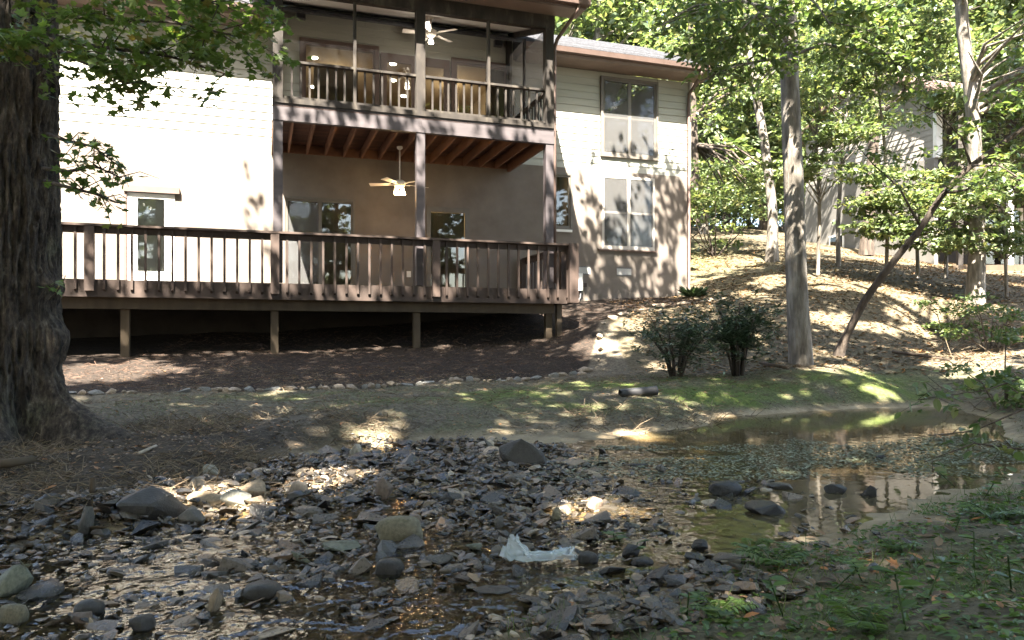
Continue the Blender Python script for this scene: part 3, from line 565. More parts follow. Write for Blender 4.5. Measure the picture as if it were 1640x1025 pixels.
for sp in (-9.12, -6.08, -3.04, 0, 3.04):
    for j in range(13):
        u = sp+.22+j*.2165
        if u > 5.9 or u < -9: continue
        MB().hexa([(u-.02, -.042, .83), (u+.02, -.042, .83), (u+.02, -.002, .80), (u-.02, -.002, .80), (u-.02, -.042, 1.912), (u+.02, -.042, 1.912), (u+.02, -.002, 1.912), (u-.02, -.002, 1.912)]).build('baluster', BROWN, deck)
box('corner_post', BROWN, deck, 5.86, 6.06, -.16, -.003, .72, 1.96)
box('side_rail_cap', BROWN, deck, 5.9, 6.06, .052, V-.02, 1.915, 1.955)
box('side_sub_rail', BROWN, deck, 5.943, 5.977, .052, V-.02, 1.80, 1.913)
for j in range(13): box('baluster', BROWN, deck, 5.982, 6.02, .2+j*.21, .24+j*.21, .82, 1.912)
box('side_post', BROWN, deck, 5.83, 5.94, .25, .37, 1.008, 1.912); box('side_post', BROWN, deck, 5.83, 5.94, V-.2, V-.08, 1.008, 1.912)

# ------------------------------------------------------------------ fans, speakers
def fan(name, label, u, v, z, ztop, blen, rot, bulbm, nb, energy, colr):
    f = empty(name, (*hw(u, v), z), HANG); tag(f, label, 'ceiling fan')
    MB().tube([(0, 0, .1), (0, 0, ztop-z)], .014, 8).build('downrod', FANW, f); MB().tube_prof((0, 0, ztop-z-.07), [(.02, 0), (.06, .03), (.065, .07)], 14).build('canopy', FANW, f)
    MB().tube_prof((0, 0, 0), [(.03, -.07), (.09, -.05), (.13, 0), (.13, .06), (.07, .1), (.014, .11)], 18).build('motor', FANW, f)
    for i in range(5):
        t = rot+i*2*math.pi/5; c, s = math.cos(t), math.sin(t); R_ = lambda x, y, zz: (x*c-y*s, x*s+y*c, zz)
        b = MB().hexa([R_(.2, -.055, .005), R_(blen, -.075, -.005), R_(blen, .075, .025), R_(.2, .055, .025), R_(.2, -.055, .013), R_(blen, -.075, .003), R_(blen, .075, .033), R_(.2, .055, .033)]).build('blade', FANW, f)
        MB().hexa([R_(.1, -.02, .0), R_(.24, -.03, .0), R_(.24, .03, .004), R_(.1, .02, .0), R_(.1, -.02, .008), R_(.24, -.03, .004), R_(.24, .03, .01), R_(.1, .02, .008)]).build('bracket', BRASS, b)
    for i in range(nb):
        t = .5+i*2*math.pi/max(nb, 1); rr = .09 if nb > 1 else 0
        MB().tube_prof((rr*math.cos(t), rr*math.sin(t), -.2), [(.058, 0), (.05, .05), (.025, .1), (.02, .14)], 12).build('lamp_shade', bulbm, f)
    L = bpy.data.lights.new('fan_lamp', 'POINT'); L.energy = energy; L.color = colr; L.shadow_soft_size = .06; lo = bpy.data.objects.new('fan_lamp', L); COL.objects.link(lo); lo.parent = f; lo.location = (0, 0, -.28)
fan('ceiling_fan', 'lower ceiling fan with warm lit lamps under the porch joists', 2.61, 1.6, 3.30, 4.13, .66, .25, BULBW, 4, 1.3, (1, .62, .3))
fan('ceiling_fan', 'upper ceiling fan with white blades inside the screened porch', 3.3, 1.6, 6.66, 7.05, .62, .55, BULBC, 1, 1.2, (1, .92, .8))
for u, z, t in ((.61, 7.22, 'left'), (5.26, 7.18, 'right')):
    o = empty('wall_speaker', (*hw(u, V-.08), z), HANG); tag(o, f'small dark speaker high on the porch wall above the {t} window', 'speaker', 'porch wall speakers')
    bm_ = MB().box(-.1, .1, -.07, .05, -.07, .07).build('cabinet', DGREY, o); box('grille', BLACK, o, -.09, .09, -.078, -.071, -.06, .06); box('bracket', DGREY, o, -.02, .02, .05, .085, -.02, .02)

# ------------------------------------------------------------------ trees
def trunk_mesh(pts, rad, n=14, sub=6, seed=0, rough=.08, flare=0):
    pts = np.array(pts, float); rad = np.array(rad, float); k = len(pts); t = np.linspace(0, k-1, (k-1)*sub+1)
    P = np.stack([np.interp(t, range(k), pts[:, i]) for i in range(3)], -1); R = np.interp(t, range(k), rad)
    for _ in range(3): P[1:-1] = (P[:-2]+2*P[1:-1]+P[2:])/4
    d = np.gradient(P, axis=0); d /= np.linalg.norm(d, axis=1)[:, None]; ref = np.array([.11, 1, .07]); a = np.cross(d, ref); a /= np.linalg.norm(a, axis=1)[:, None]; b = np.cross(d, a)
    th = np.linspace(0, 2*np.pi, n, endpoint=False); c = np.cos(th)[None, :, None]*a[:, None]+np.sin(th)[None, :, None]*b[:, None]
    nz = fbm(np.concatenate([c*1.6, (P[:, 2]*.9)[:, None, None]*np.ones((1, n, 1))], -1)[..., :3]*np.array([1, 1, 1])+seed*3.1, 3, seed)
    lob = 1+rough*nz*2
    if flare:
        e = np.exp(-(P[:, 2]-P[0, 2])/.22)[:, None]; lob = lob+flare*e*(.45+.55*np.cos(th*4+seed)[None])
    Vv = P[:, None]+c*(R[:, None]*lob)[..., None]
    m_ = len(P); ii = (np.arange(m_-1)[:, None]*n); j = np.arange(n)[None]; F_ = np.stack([ii+j, ii+(j+1) % n, ii+n+(j+1) % n, ii+n+j], -1).reshape(-1, 4)
    return npmesh('trunk', Vv.reshape(-1, 3), F_, True)
def ell(c, r, n, rng=RNG, clump=.75, hollow=.35):
    """points in an ellipsoid, gathered into sprays so that gaps stay open"""
    k = max(6, n//70); q = rng.normal(size=(k, 3)); q /= np.linalg.norm(q, axis=1)[:, None]; q *= (hollow+(1-hollow)*rng.random(k)**.6)[:, None]
    i = rng.integers(0, k, n); s = rng.normal(size=(n, 3))*np.array([.17, .17, .055]); return np.array(c)+(q[i]+s)*np.array(r), np.array(c)+q*np.array(r)
def tree(name, label, base, path, rad, crowns, mat, lmat, lsize, group=None, n=14, tmpl=DIAM, limbs=True, flare=.35, keep=None, seed=1, cat='tree', rng=RNG):
    root = empty(name, base); tag(root, label, cat, group); B = np.array(base)
    P = [(0, 0, -.25)]+[tuple(np.array(p)-B) for p in path]
    tk = link('trunk', trunk_mesh(P, [rad[0]]+list(rad), n, 6, seed, .07, flare), mat, root)
    pts = []
    lm = MB()
    for (c, r, cnt) in crowns:
        p, ctr = ell(c, r, cnt, rng); pts.append(p)
        if limbs:
            pa = np.array(path); 
            for tc in ctr[:: max(1, len(ctr)//9)]:
                hgt = min(max(tc[2]-.45*np.hypot(*(tc[:2]-np.array(c)[:2]))-.3, pa[0, 2]+.35*(pa[-1, 2]-pa[0, 2])), pa[-1, 2])
                s = np.array([np.interp(hgt, pa[:, 2], pa[:, i]) for i in range(3)]); r0 = np.interp(hgt, pa[:, 2], rad)*.45
                mid = (s+tc)/2+np.array([rng.normal()*.15, rng.normal()*.15, .12*np.linalg.norm(tc-s)])
                lm.tube([s-B, mid-B, tc-B], [r0, r0*.55, r0*.15+.004], 5, False)
    if lm.v: lm.build('limbs', mat, root)
    p = np.concatenate(pts)
    if keep is not None: p = p[keep(p)]
    cr = link('crown', leaves('crown', p-B, lsize*(.65+.7*rng.random(len(p))), tmpl, .55, droop=.25, rng=rng), lmat, root); cr['kind'] = 'stuff'
    return root
def spray(root, B, pts, rad, n, size, lmat, tmpl, spread, bmat=BARKD, rng=RNG, twigs=5, droop=.3):
    """one visible branch with side twigs and leaves; a 'branch' part with a 'leaves' sub-part"""
    pts = np.array(pts, float)-np.array(B); m = MB(); m.tube([tuple(p) for p in pts], list(np.linspace(rad, rad*.25, len(pts))), 7)
    L = [];
    t = np.linspace(0, len(pts)-1, 40); C = np.stack([np.interp(t, range(len(pts)), pts[:, i]) for i in range(3)], -1)
    for i in range(twigs):
        k = rng.integers(10, 40); s = C[k]; d = rng.normal(size=3)*np.array([1, 1, .35]); d /= np.linalg.norm(d); e = s+d*spread*(.6+.8*rng.random())+np.array([0, 0, -.12*spread]); mid = (s+e)/2+np.array([0, 0, .05])
        m.tube([tuple(s), tuple(mid), tuple(e)], [rad*.3, rad*.2, .002], 5)
        u = rng.random((n//twigs, 1)); L.append(s+(e-s)*(u**.6)+rng.normal(size=(n//twigs, 3))*np.array([.13, .13, .05])*spread)
    b = m.build('branch', bmat, root); L = np.concatenate(L)
    lo = link('leaves', leaves('leaves', L, size*(.6+.7*rng.random(len(L))), tmpl, .6, droop=droop, rng=rng), lmat, b); lo['kind'] = 'stuff'
# --- canopy light gaps: where a leaf's shadow would land decides whether the crown is open there
SL = np.array([.10, .995, -1.46])
SPOTS = [(gp(530, 775, -1.03), .42), (gp(355, 795, -1.0), .38), (gp(965, 812, -1.02), .33), (gp(230, 775, -.97), .2), (gp(600, 690, -.88), .25), (gp(1030, 690, -.95), .3), (gp(200, 590, -.5), .9), (gp(120, 595, -.5), .6),
         (gp(960, 590, -.6), .55), (gp(1010, 585, -.58), .5), (gp(1420, 625, -.78), .36), (gp(1340, 600, -.6), .45), (gp(450, 630, -.75), .25), (gp(560, 655, -.8), .22), (gp(700, 560, -.35), .5), (gp(1590, 835, -.92), .24), (gp(1450, 960, -.89), .13), (gp(1190, 985, -.99), .14), (gp(1300, 930, -.95), .12), (gp(1560, 560, -.2), .6), (gp(1610, 590, -.4), .4)]
def keep(p):
    n = len(p); u, v = hl(p[:, 0], p[:, 1]); ld = np.array([C_*SL[0]+S_*SL[1], -S_*SL[0]+C_*SL[1]])
    r = RNG.random(n); ok = np.ones(n, bool)
    t = (V-v)/ld[1]; uw = u+t*ld[0]; zw = p[:, 2]+SL[2]*t
    wall = (t > 0) & (zw > .7) & (uw > -12) & (uw < 11.3)
    t0 = (0-v)/ld[1]; u0 = u+t0*ld[0]; z0 = p[:, 2]+SL[2]*t0
    nz = fbm(np.stack([uw*1.3, zw*.9], -1), 3, 41)
    right = (uw > 7.5) & (zw < 5.0); dap = right & (nz > -.22+.25*(zw > 3.8))
    edge = (uw > -.75) & (uw < 0) & (zw > 1.2) & (zw < 5.3) & (fbm(np.stack([uw*2, zw*1.2], -1), 2, 43) > .1-.9*(uw+.75))
    roofd = (uw > 5.9) & (zw > 6.9) & (nz > .0)
    ok &= ~wall | dap | edge | roofd
    dk = (t0 > 0) & (z0 > .55) & (z0 < 2.1) & (u0 > -6) & (u0 < 6.2)
    ok = np.where(dk & ((u0 > -.8) | (z0 < 1.15)), fbm(np.stack([u0*2.2, z0*2.2], -1), 3, 47) > -.12, ok)
    ps = (t0 > 0) & (z0 >= 2.1) & (z0 < 7.2) & (u0 > 0) & (u0 < 5.7); ok = np.where(ps, fbm(np.stack([u0*1.6, z0*1.6], -1), 3, 49) > -.32, ok)
    g = ~wall & ~dk & ~ps
    tg = (p[:, 2]+.8)/1.46; X = p[:, 0]+tg*SL[0]; Y = p[:, 1]+tg*SL[1]
    zg = np.clip(H0(X, Y), -1.1, 6); tg = (p[:, 2]-zg)/1.46; X = p[:, 0]+tg*SL[0]; Y = p[:, 1]+tg*SL[1]
    zg = np.clip(H0(X, Y), -1.1, 6); tg = (p[:, 2]-zg)/1.46; X = p[:, 0]+tg*SL[0]; Y = p[:, 1]+tg*SL[1]
    lit = np.zeros(n, bool)
    for (c, rr) in SPOTS: lit |= np.hypot(X-c[0], (Y-c[1])*.8)+.35*rr*vnoise(np.stack([X*4, Y*4], -1), 5) < rr
    hillz = (Y > 12.2) & (X > 2.2)
    lit |= hillz & (fbm(np.stack([X*.9, Y*.9], -1), 3, 51) > .16)
    lit |= hillz & (np.hypot(X-9.6, (Y-19.5)*.7)+.8*vnoise(np.stack([X*1.5, Y*1.5], -1), 52) < 2.0)
    return ok & (~g | ~lit)
# the canopy over and behind the viewer (shades the creek as in the picture)
for i, (tx, ty, cx, cy, cz) in enumerate([(-3.5, -3.5, -3.2, -2.2, 11.5), (1.8, -4, 1.6, -3, 11.5), (6.5, -2.5, 6, -1.5, 12), (-8, -1, -7.6, -.4, 11.5), (-.5, -9, -.5, -7.5, 14), (10, 3.5, 9.2, 3.2, 12), (4.5, -10, 4.8, -8, 14), (-6, -8, -6, -7, 14), (7.8, .5, 3.9, 2.6, 12.6), (-1.5, -.8, -.6, 4.3, 12.8), (9.5, 5.5, 7.6, 9.6, 12.5), (13.5, 9, 11.5, 12.5, 12.5)]):
    zb = h1(tx, ty)
    tree('canopy_tree', f'tall leafy tree behind the viewpoint shading the creek', (tx, ty, zb), [(tx, ty, zb), (tx*.97+.03*cx, ty*.9+.1*cy, 4), (tx*.6+.4*cx, ty*.6+.4*cy, 8), (cx, cy, cz+2)], [.3, .25, .19, .07], [((cx, cy, cz), (4.6, 4.6, 3.4), 8200)], BARK, LEAF, .27, 'canopy trees behind the viewpoint', n=10, keep=keep, seed=i+3)

for i in range(34):
    an = math.radians(-205+i*7.4+RNG.normal()*1.5); rr_ = 17+8*((i*.618) % 1); bx_ = rr_*math.cos(an)*1.1; by_ = rr_*math.sin(an)-2; zb = h1(bx_, by_); ht = 17+6*RNG.random()
    if bx_ > 8 and by_ > 2: continue
    tree('backwood_tree', 'leafy tree in the woods behind the viewpoint', (bx_, by_, zb), [(bx_, by_, zb), (bx_+.2, by_, zb+ht*.5), (bx_+.3, by_, zb+ht)], [.2, .15, .05], [((bx_, by_, zb+ht*.76), (3, 2.6, ht*.24), 1300), ((bx_, by_, zb+ht*.42), (3, 2.4, ht*.17), 1000), ((bx_, by_, zb+ht*.15), (2.8, 2, ht*.14), 800)], BARKD, LEAFW, .6, 'woodland trees behind the viewpoint', n=8, seed=60+i)
# --- the big old trunk at the left edge
BX, BY = -4.62, 6.7; BZ = h1(BX, BY)
root = empty('old_tree', (BX, BY, BZ)); tag(root, 'massive old tree with burled furrowed trunk at left edge', 'tree')
nth, nzz = 280, 420; th = np.linspace(0, 2*np.pi, nth, endpoint=False); zz_ = np.concatenate([np.linspace(-.35, 4.6, nzz-20), np.linspace(4.7, 11, 20)]); TH, ZZ = np.meshgrid(th, zz_)
R = .455-.012*ZZ+.02*np.sin(2*TH+ZZ*.5)
fl = np.exp(-np.clip(ZZ, -.35, 9)/.26)
def lobe(t0, w): return np.exp(-((np.angle(np.exp(1j*(TH-t0))))/w)**2)
R += fl*(.10+.95*lobe(-.16, .24)+.45*lobe(-1.0, .22)+.5*lobe(-1.75, .25)+.35*lobe(-2.4, .3)+.3*lobe(1.2, .4)+.3*lobe(2.6, .4))
R += .12*lobe(-.15, .35)*np.exp(-((ZZ-1.32)/.13)**2)+.15*lobe(-.05, .4)*np.exp(-((ZZ-.84)/.2)**2)+.1*lobe(-1.2, .45)*np.exp(-((ZZ-.6)/.25)**2)+.1*lobe(-.3, .4)*np.exp(-((ZZ-3.15)/.3)**2)+.06*lobe(-1.7, .5)*np.exp(-((ZZ-1.9)/.3)**2)
cyl = np.stack([np.cos(TH)*1.0, np.sin(TH)*1.0, ZZ*.22], -1)
rid = 1-np.abs(fbm(cyl*np.array([10, 10, 13])+np.stack([0*ZZ, 0*ZZ, .25*np.sin(3*TH)], -1), 3, 61)); R += (rid-.75)*.11+fbm(cyl*np.array([26, 26, 60]), 3, 63)*.02+.03*fbm(cyl*2.2, 2, 66)
Vv = np.stack([R*np.cos(TH)+.03*ZZ-.03*np.clip(ZZ-2, 0, 9)*1.6, R*np.sin(TH), ZZ], -1)
ii = (np.arange(len(zz_)-1)[:, None]*nth); j = np.arange(nth)[None]
link('trunk', npmesh('trunk', Vv.reshape(-1, 3), np.stack([ii+j, ii+(j+1) % nth, ii+nth+(j+1) % nth, ii+nth+j], -1).reshape(-1, 4), True), BARKB, root)
B = (BX, BY, BZ)
def w3(px, py, d): return ((px-820)/FP*d, d, (540-py)/FP*d)
for pts, n, sp in [([w3(40, 20, 6.6), w3(150, 30, 6.2), w3(270, 35, 5.9), w3(370, 55, 5.7)], 420, .55), ([w3(60, -60, 6.6), w3(180, -30, 6.2), w3(300, -5, 6), w3(360, 10, 5.8)], 420, .55), ([w3(60, 60, 6.4), w3(160, 75, 6.1), w3(270, 90, 5.9), w3(360, 118, 5.8)], 330, .42), ([w3(40, 40, 6.2), w3(110, 90, 5.8), w3(180, 120, 5.7), w3(200, 135, 5.6)], 260, .4),
                   ([w3(20, 60, 6.0), w3(40, 70, 5.6), w3(60, 60, 5.3), w3(90, 90, 5.1)], 260, .4), ([w3(70, 270, 6.5), w3(110, 275, 6.2), w3(150, 265, 6.1), w3(195, 285, 6)], 60, .28), ([w3(72, 290, 6.5), w3(110, 300, 6.2), w3(150, 310, 6.1), w3(190, 325, 6)], 48, .25), ([w3(75, 215, 6.5), w3(105, 225, 6.3), w3(150, 235, 6.1), w3(185, 262, 6)], 55, .22)]:
    spray(root, B, pts, .02, int(n*1.3), .068, LEAFM, MAPLE, sp, twigs=14)
spray(root, B, [w3(80, 480, 6.35), w3(95, 462, 6.3), w3(102, 448, 6.28), w3(106, 440, 6.27)], .008, 10, .07, LEAFM, MAPLE, .09, twigs=3)
p, ctr = ell((-4.6, 5.2, 12), (4.8, 4.4, 3.2), 11000); p = p[keep(p)]
cr = link('crown', leaves('crown', p-np.array(B), .24*(.6+.7*RNG.random(len(p))), DIAM, .55, droop=.2), LEAFM, root); cr['kind'] = 'stuff'

# --- trees on the slope
def px_path(lst): return [w3(*a) for a in lst]
bz = gp(1280, 582, -.42)
pth = px_path([(1284, 584, 12.6), (1277, 470, 12.6), (1272, 300, 12.6), (1266, 150, 12.6), (1262, 20, 12.6), (1258, -200, 12.6), (1262, -500, 12.8)])
t1 = tree('slope_tree', 'straight grey-barked tree standing on the bank beside the pool', pth[0], pth, [.195, .17, .16, .148, .14, .12, .06], [((4.4, 12.4, 10.5), (4.2, 3.2, 3.2), 9500)], BARK, LEAF, .2, n=22, seed=5, keep=keep, flare=.3)
for pts, n, sp in [([w3(1262, 60, 12.5), w3(1200, 55, 11.8), w3(1130, 70, 11.2), w3(1070, 95, 10.8)], 520, .8), ([w3(1262, 20, 12.5), w3(1180, 0, 11.5), w3(1110, 10, 10.8), w3(1060, 40, 10.5)], 520, .8), ([w3(1265, 110, 12.4), w3(1230, 95, 11.6), w3(1180, 105, 11), w3(1120, 130, 10.6)], 420, .7), ([w3(1262, 40, 12.5), w3(1330, 20, 11.6), w3(1400, 20, 10.8), w3(1470, 40, 10.4)], 520, .8), ([w3(1265, 90, 12.5), w3(1320, 70, 11.8), w3(1380, 80, 11.2), w3(1450, 110, 10.8)], 420, .75), ([w3(1262, 10, 12.5), w3(1290, -10, 11), w3(1310, 10, 10), w3(1330, 40, 9.4)], 420, .7), ([w3(1262, 70, 12.5), w3(1240, 30, 11.2), w3(1215, 20, 10.2), w3(1190, 45, 9.6)], 420, .7)]:
    spray(t1, pth[0], pts, .03, n, .125, LEAF, OVAL, sp, twigs=10, bmat=BARK)
pth = px_path([(1343, 569, 13.2), (1352, 545, 13.1), (1385, 480, 12.9), (1430, 420, 12.7), (1475, 365, 12.5), (1510, 310, 12.3), (1555, 265, 12.1), (1640, 205, 11.8), (1760, 120, 11.4)])
t2 = tree('leaning_tree', 'slim dark leaning tree arching right over the bank', pth[0], pth, [.10, .07, .062, .058, .054, .048, .044, .036, .018], [(w3(1720, 120, 11.4), (1.3, 1.0, .7), 700)], BARKD, LEAF, .12, n=12, seed=8, limbs=False, flare=.3, tmpl=OVAL)
for pts in ([pth[5], w3(1545, 305, 12), w3(1580, 285, 11.8), w3(1600, 250, 11.7)], [pth[4], w3(1440, 300, 12.4), w3(1400, 265, 12.4), w3(1370, 230, 12.4)], [pth[6], w3(1540, 220, 12), w3(1500, 180, 12), w3(1470, 165, 12)], [pth[6], w3(1600, 265, 11.5), w3(1640, 290, 11), w3(1660, 300, 10.8)]): spray(t2, pth[0], pts, .022, 170, .105, LEAF, OVAL, .55, twigs=7)
pth = px_path([(1562, 482, 17.3), (1566, 400, 17.3), (1563, 300, 17.3), (1558, 170, 17.3), (1543, 60, 17.3), (1535, -60, 17.3), (1530, -300, 17.5)])
tree('slope_tree', 'pale sunlit trunk at the right standing above the eroded bank', pth[0], pth, [.2, .16, .15, .14, .13, .12, .05], [((10.6, 15.5, 10), (3.6, 3, 2.8), 6000), ((11.5, 16.2, 6.2), (2.0, 1.2, .7), 900)], BARK, LEAFW, .18, n=16, seed=12, keep=keep)
pth = px_path([(1236, 416, 23), (1238, 340, 23), (1226, 240, 23), (1212, 160, 23), (1200, 90, 23), (1190, -80, 23)])
tree('slope_tree', 'thin brown-lit tree up the slope left of the straight grey tree', pth[0], pth, [.19, .14, .13, .12, .1, .05], [((7.3, 22.5, 9.5), (3, 2.6, 2.4), 2600)], BARK, LEAFW, .16, n=12, seed=13)
pth = px_path([(1388, 398, 26), (1394, 330, 26), (1398, 250, 26), (1402, 170, 26), (1406, 20, 26)])
tree('slope_tree', 'dark mossy trunk in front of the neighbouring house wall', pth[0], pth, [.23, .19, .18, .16, .1], [((12.6, 25.5, 10.5), (3.4, 2.6, 2.2), 2600)], BARKD, LEAFW, .17, n=12, seed=14)
pth = px_path([(1343, 432, 21.5), (1342, 360, 21.5), (1346, 290, 21.5), (1352, 215, 21.5), (1362, 130, 21.5)])
tree('sapling', 'slender sunlit sapling between the grey tree and the leaning tree', pth[0], pth, [.07, .06, .055, .05, .02], [(w3(1350, 190, 21.3), (2.0, 1.4, .9), 1100), (w3(1335, 120, 21.3), (1.8, 1.4, .6), 700)], BARK, LEAFW, .15, n=8, seed=15, flare=.1)
pth = px_path([(1470, 430, 19.5), (1468, 380, 19.5), (1474, 330, 19.4), (1480, 280, 19.2)])
tree('sapling', 'bright sunlit understory sapling before the neighbouring house', pth[0], pth, [.05, .045, .04, .015], [(w3(1475, 325, 18.6), (1.7, 1.2, .4), 2200), (w3(1440, 285, 18.8), (1.3, 1, .35), 1300), (w3(1500, 375, 18.4), (1.5, 1.0, .35), 1500), (w3(1420, 370, 18.8), (1.1, .9, .3), 900)], BARK, LEAFW, .14, n=8, seed=16, flare=.1)
pth = px_path([(1612, 470, 17.8), (1610, 410, 17.6), (1606, 350, 17.4), (1600, 310, 17.2)])
tree('sapling', 'leafy understory sapling at far right below the dark porch', pth[0], pth, [.04, .035, .03, .015], [(w3(1590, 385, 17), (1.3, 1, .45), 1600), (w3(1560, 330, 17), (1.2, .9, .4), 1200), (w3(1620, 300, 17), (1.2, .9, .5), 1200)], BARK, LEAFW, .13, n=8, seed=17, flare=.1)
pth = px_path([(1110, 345, 27), (1112, 250, 27), (1108, 150, 27), (1106, 20, 27)])
tree('slope_tree', 'dark trunk just behind the right corner of the house', pth[0], pth, [.2, .17, .15, .08], [((7, 27, 9.5), (3, 2.6, 2.5), 2600), ((8, 26.5, 5.6), (1.8, 1.5, .8), 800)], BARKD, LEAFW, .18, n=10, seed=18)
pth = px_path([(957, 200, 34), (957, 80, 34), (958, 0, 34), (960, -150, 34)])
tree('woodland_tree', 'pale tall trunk rising behind the house roof', (pth[0][0], 34, h1(pth[0][0], 34)), [(pth[0][0], 34, h1(pth[0][0], 34))]+pth, [.3, .26, .22, .2, .1], [((4, 34, 16), (4, 3.5, 4), 3400), ((2.5, 36, 12.5), (3, 2.6, 2.0), 1600)], BARK, LEAFW, .24, n=10, seed=19)
rw = np.random.default_rng(77)
for i in range(62):
    d = 30+50*(i/62)+rw.random()*3; px = 880+((i*.618) % 1)*1050; x = (px-820)/FP*d; zb = h1(x, d)
    if 9.5 < x < 24 and 23 < d < 36: d += 12; x = (px-820)/FP*d; zb = h1(x, d)
    ht = 13+9*rw.random(); lean = rw.normal()*.8
    tree('woodland_tree', 'leafy woodland tree on the hill behind the houses', (x, d, zb), [(x, d, zb), (x+lean*.2, d, zb+ht*.4), (x+lean*.6, d, zb+ht*.75), (x+lean, d, zb+ht)], [.16+.1*rw.random(), .14, .1, .04],
         [((x+lean, d, zb+ht*.86), (2.8+rw.random()*1.6, 2.6, ht*.2), 2600), ((x+lean*.4, d-.5, zb+ht*.55), (3.0+rw.random(), 2.4, ht*.17), 2400), ((x, d-.8, zb+ht*.26), (3.0, 2.0, ht*.13), 2200)], [BARK, BARKD][i % 2], LEAFW, .36, 'woodland trees behind the houses', n=8, seed=30+i, rng=rw)
for i in range(40):
    d = 27+40*(i/40)+3*rw.random(); px = 1090+((i*.618) % 1)*620; x = (px-820)/FP*d
    if 9 < x < 25 and d < 36: d = 24+2*rw.random() if px < 1180 else 38+3*rw.random(); x = (px-820)/FP*d
    zb = h1(x, d); r_ = empty('understory_shrub', (x, d, zb)); tag(r_, 'green understory shrub in the woods beyond the slope', 'shrub', 'understory shrubs beyond the slope')
    m = MB(); p, ctr = ell((0, 0, 1.6), (2.1, 1.5, 1.5), 1500, rw, hollow=.2)
    for c in ctr[:8]: m.tube([(0, 0, -.1), (c[0]*.4, c[1]*.4, .5), tuple(c)], [.03, .02, .006], 5, False)
    m.build('stems', BARKD, r_); l_ = link('foliage', leaves('foliage', p, .2*(.6+.7*rw.random(len(p))), DIAM, .55, rng=rw), LEAFW, r_); l_['kind'] = 'stuff'

for k, (lab, px, py0, cl_) in enumerate([('leafy sapling screening the left end of the neighbouring house', 1310, 425, [(1315, 150, 1.5, .5, 1500), (1330, 210, 1.3, .4, 1100), (1300, 270, 1.2, .4, 900)]), ('leafy sapling screening the corner of the neighbouring house', 1515, 430, [(1530, 150, 1.4, .4, 900), (1560, 235, 1.2, .35, 800), (1440, 110, 1.5, .35, 900)]), ('leafy sapling at far right before the dark porch', 1650, 440, [(1620, 180, 1.5, .6, 1700), (1590, 250, 1.3, .4, 1200), (1640, 120, 1.5, .5, 1300)]), ('leafy sapling between the two slope trunks, crown above the gable', 1420, 420, [(1400, 90, 1.7, .5, 1700), (1440, 60, 1.5, .5, 1300), (1360, 60, 1.5, .5, 1300)])]):
    pth = px_path([(px, py0, 19.5), (px+3, 320, 19.4), (px-4, 220, 19.2), (cl_[0][0], cl_[0][1], 19)])
    tree('sapling', lab, pth[0], pth, [.05, .045, .04, .015], [(w3(a, b, 18.8), (r1, r1*.7, r2), c) for a, b, r1, r2, c in cl_], BARK, LEAFW, .14, n=8, seed=90+k, flare=.1)
# ------------------------------------------------------------------ neighbouring house
nb = empty('neighbouring_house'); A_ = np.array([14.06, 25.0]); B_ = np.array([12.1, 31.0]); dv = B_-A_; Ln = np.hypot(*dv); nb.location = (A_[0], A_[1], 0); nb.rotation_euler = (0, 0, math.atan2(dv[1], dv[0])); tag(nb, 'grey-sided neighbouring house half hidden by trees up the slope', 'house')
NS = M('neighbour_siding', [(.3, (.17, .16, .146)), (.7, (.22, .208, .19))], 2, .7, .1, 40, kind='world'); NF = M('neighbour_foundation', [(.3, (.10, .095, .088)), (.7, (.14, .134, .123))], 2, .9, .3, 40, kind='world'); ND = M('neighbour_dark_wood', [(.3, (.018, .015, .013)), (.7, (.036, .03, .025))], 4, .8, .2, 40, kind='world')
nwv = MB().box(0, Ln, -.2, -.03, 2, 6.0).build('foundation_wall', NF, nb)
g = MB(); g.v = [(0, -.1, 6), (Ln, -.1, 6), (Ln, -.1, 8.2), (Ln/2, -.1, 9.7), (0, -.1, 8.2), (0, -.25, 6), (Ln, -.25, 6), (Ln, -.25, 8.2), (Ln/2, -.25, 9.7), (0, -.25, 8.2)]; g.f = [(0, 1, 2, 3, 4), (9, 8, 7, 6, 5)]
gw = g.build('gable_wall', NS, nb)
for i in range(18):
    z = 6+i*.2; top = z+.21; sh = max(0, (top-8.2)/1.5*Ln/2)
    if sh < Ln/2-.1: MB().hexa([(sh, -.0995+.035, z), (Ln-sh, -.0995+.035, z), (Ln-sh, -.098, z), (sh, -.098, z), (sh, -.08, top), (Ln-sh, -.08, top), (Ln-sh, -.098, top), (sh, -.098, top)]).build('siding_board', NS, gw)
box('corner_board', WTRIM, nb, -.08, .06, -.3, -.05, 6, 8.2)
for a, b in (((-.4, 8.0), (Ln/2, 9.85)), ((Ln/2, 9.85), (Ln+.4, 8.0))): MB().hexa([(a[0], -8, a[1]), (b[0], -8, b[1]), (b[0], .3, b[1]), (a[0], .3, a[1]), (a[0], -8, a[1]+.14), (b[0], -8, b[1]+.14), (b[0], .3, b[1]+.14), (a[0], .3, a[1]+.14)]).build('roof', TRIM, nb)
wn_ = MB().box(4.1, 4.9, -.03, .0, 3.2, 4.0).build('window', WTRIM, nb); box('pane', GLASS, wn_, 4.18, 4.82, 0.001, .006, 3.27, 3.93)
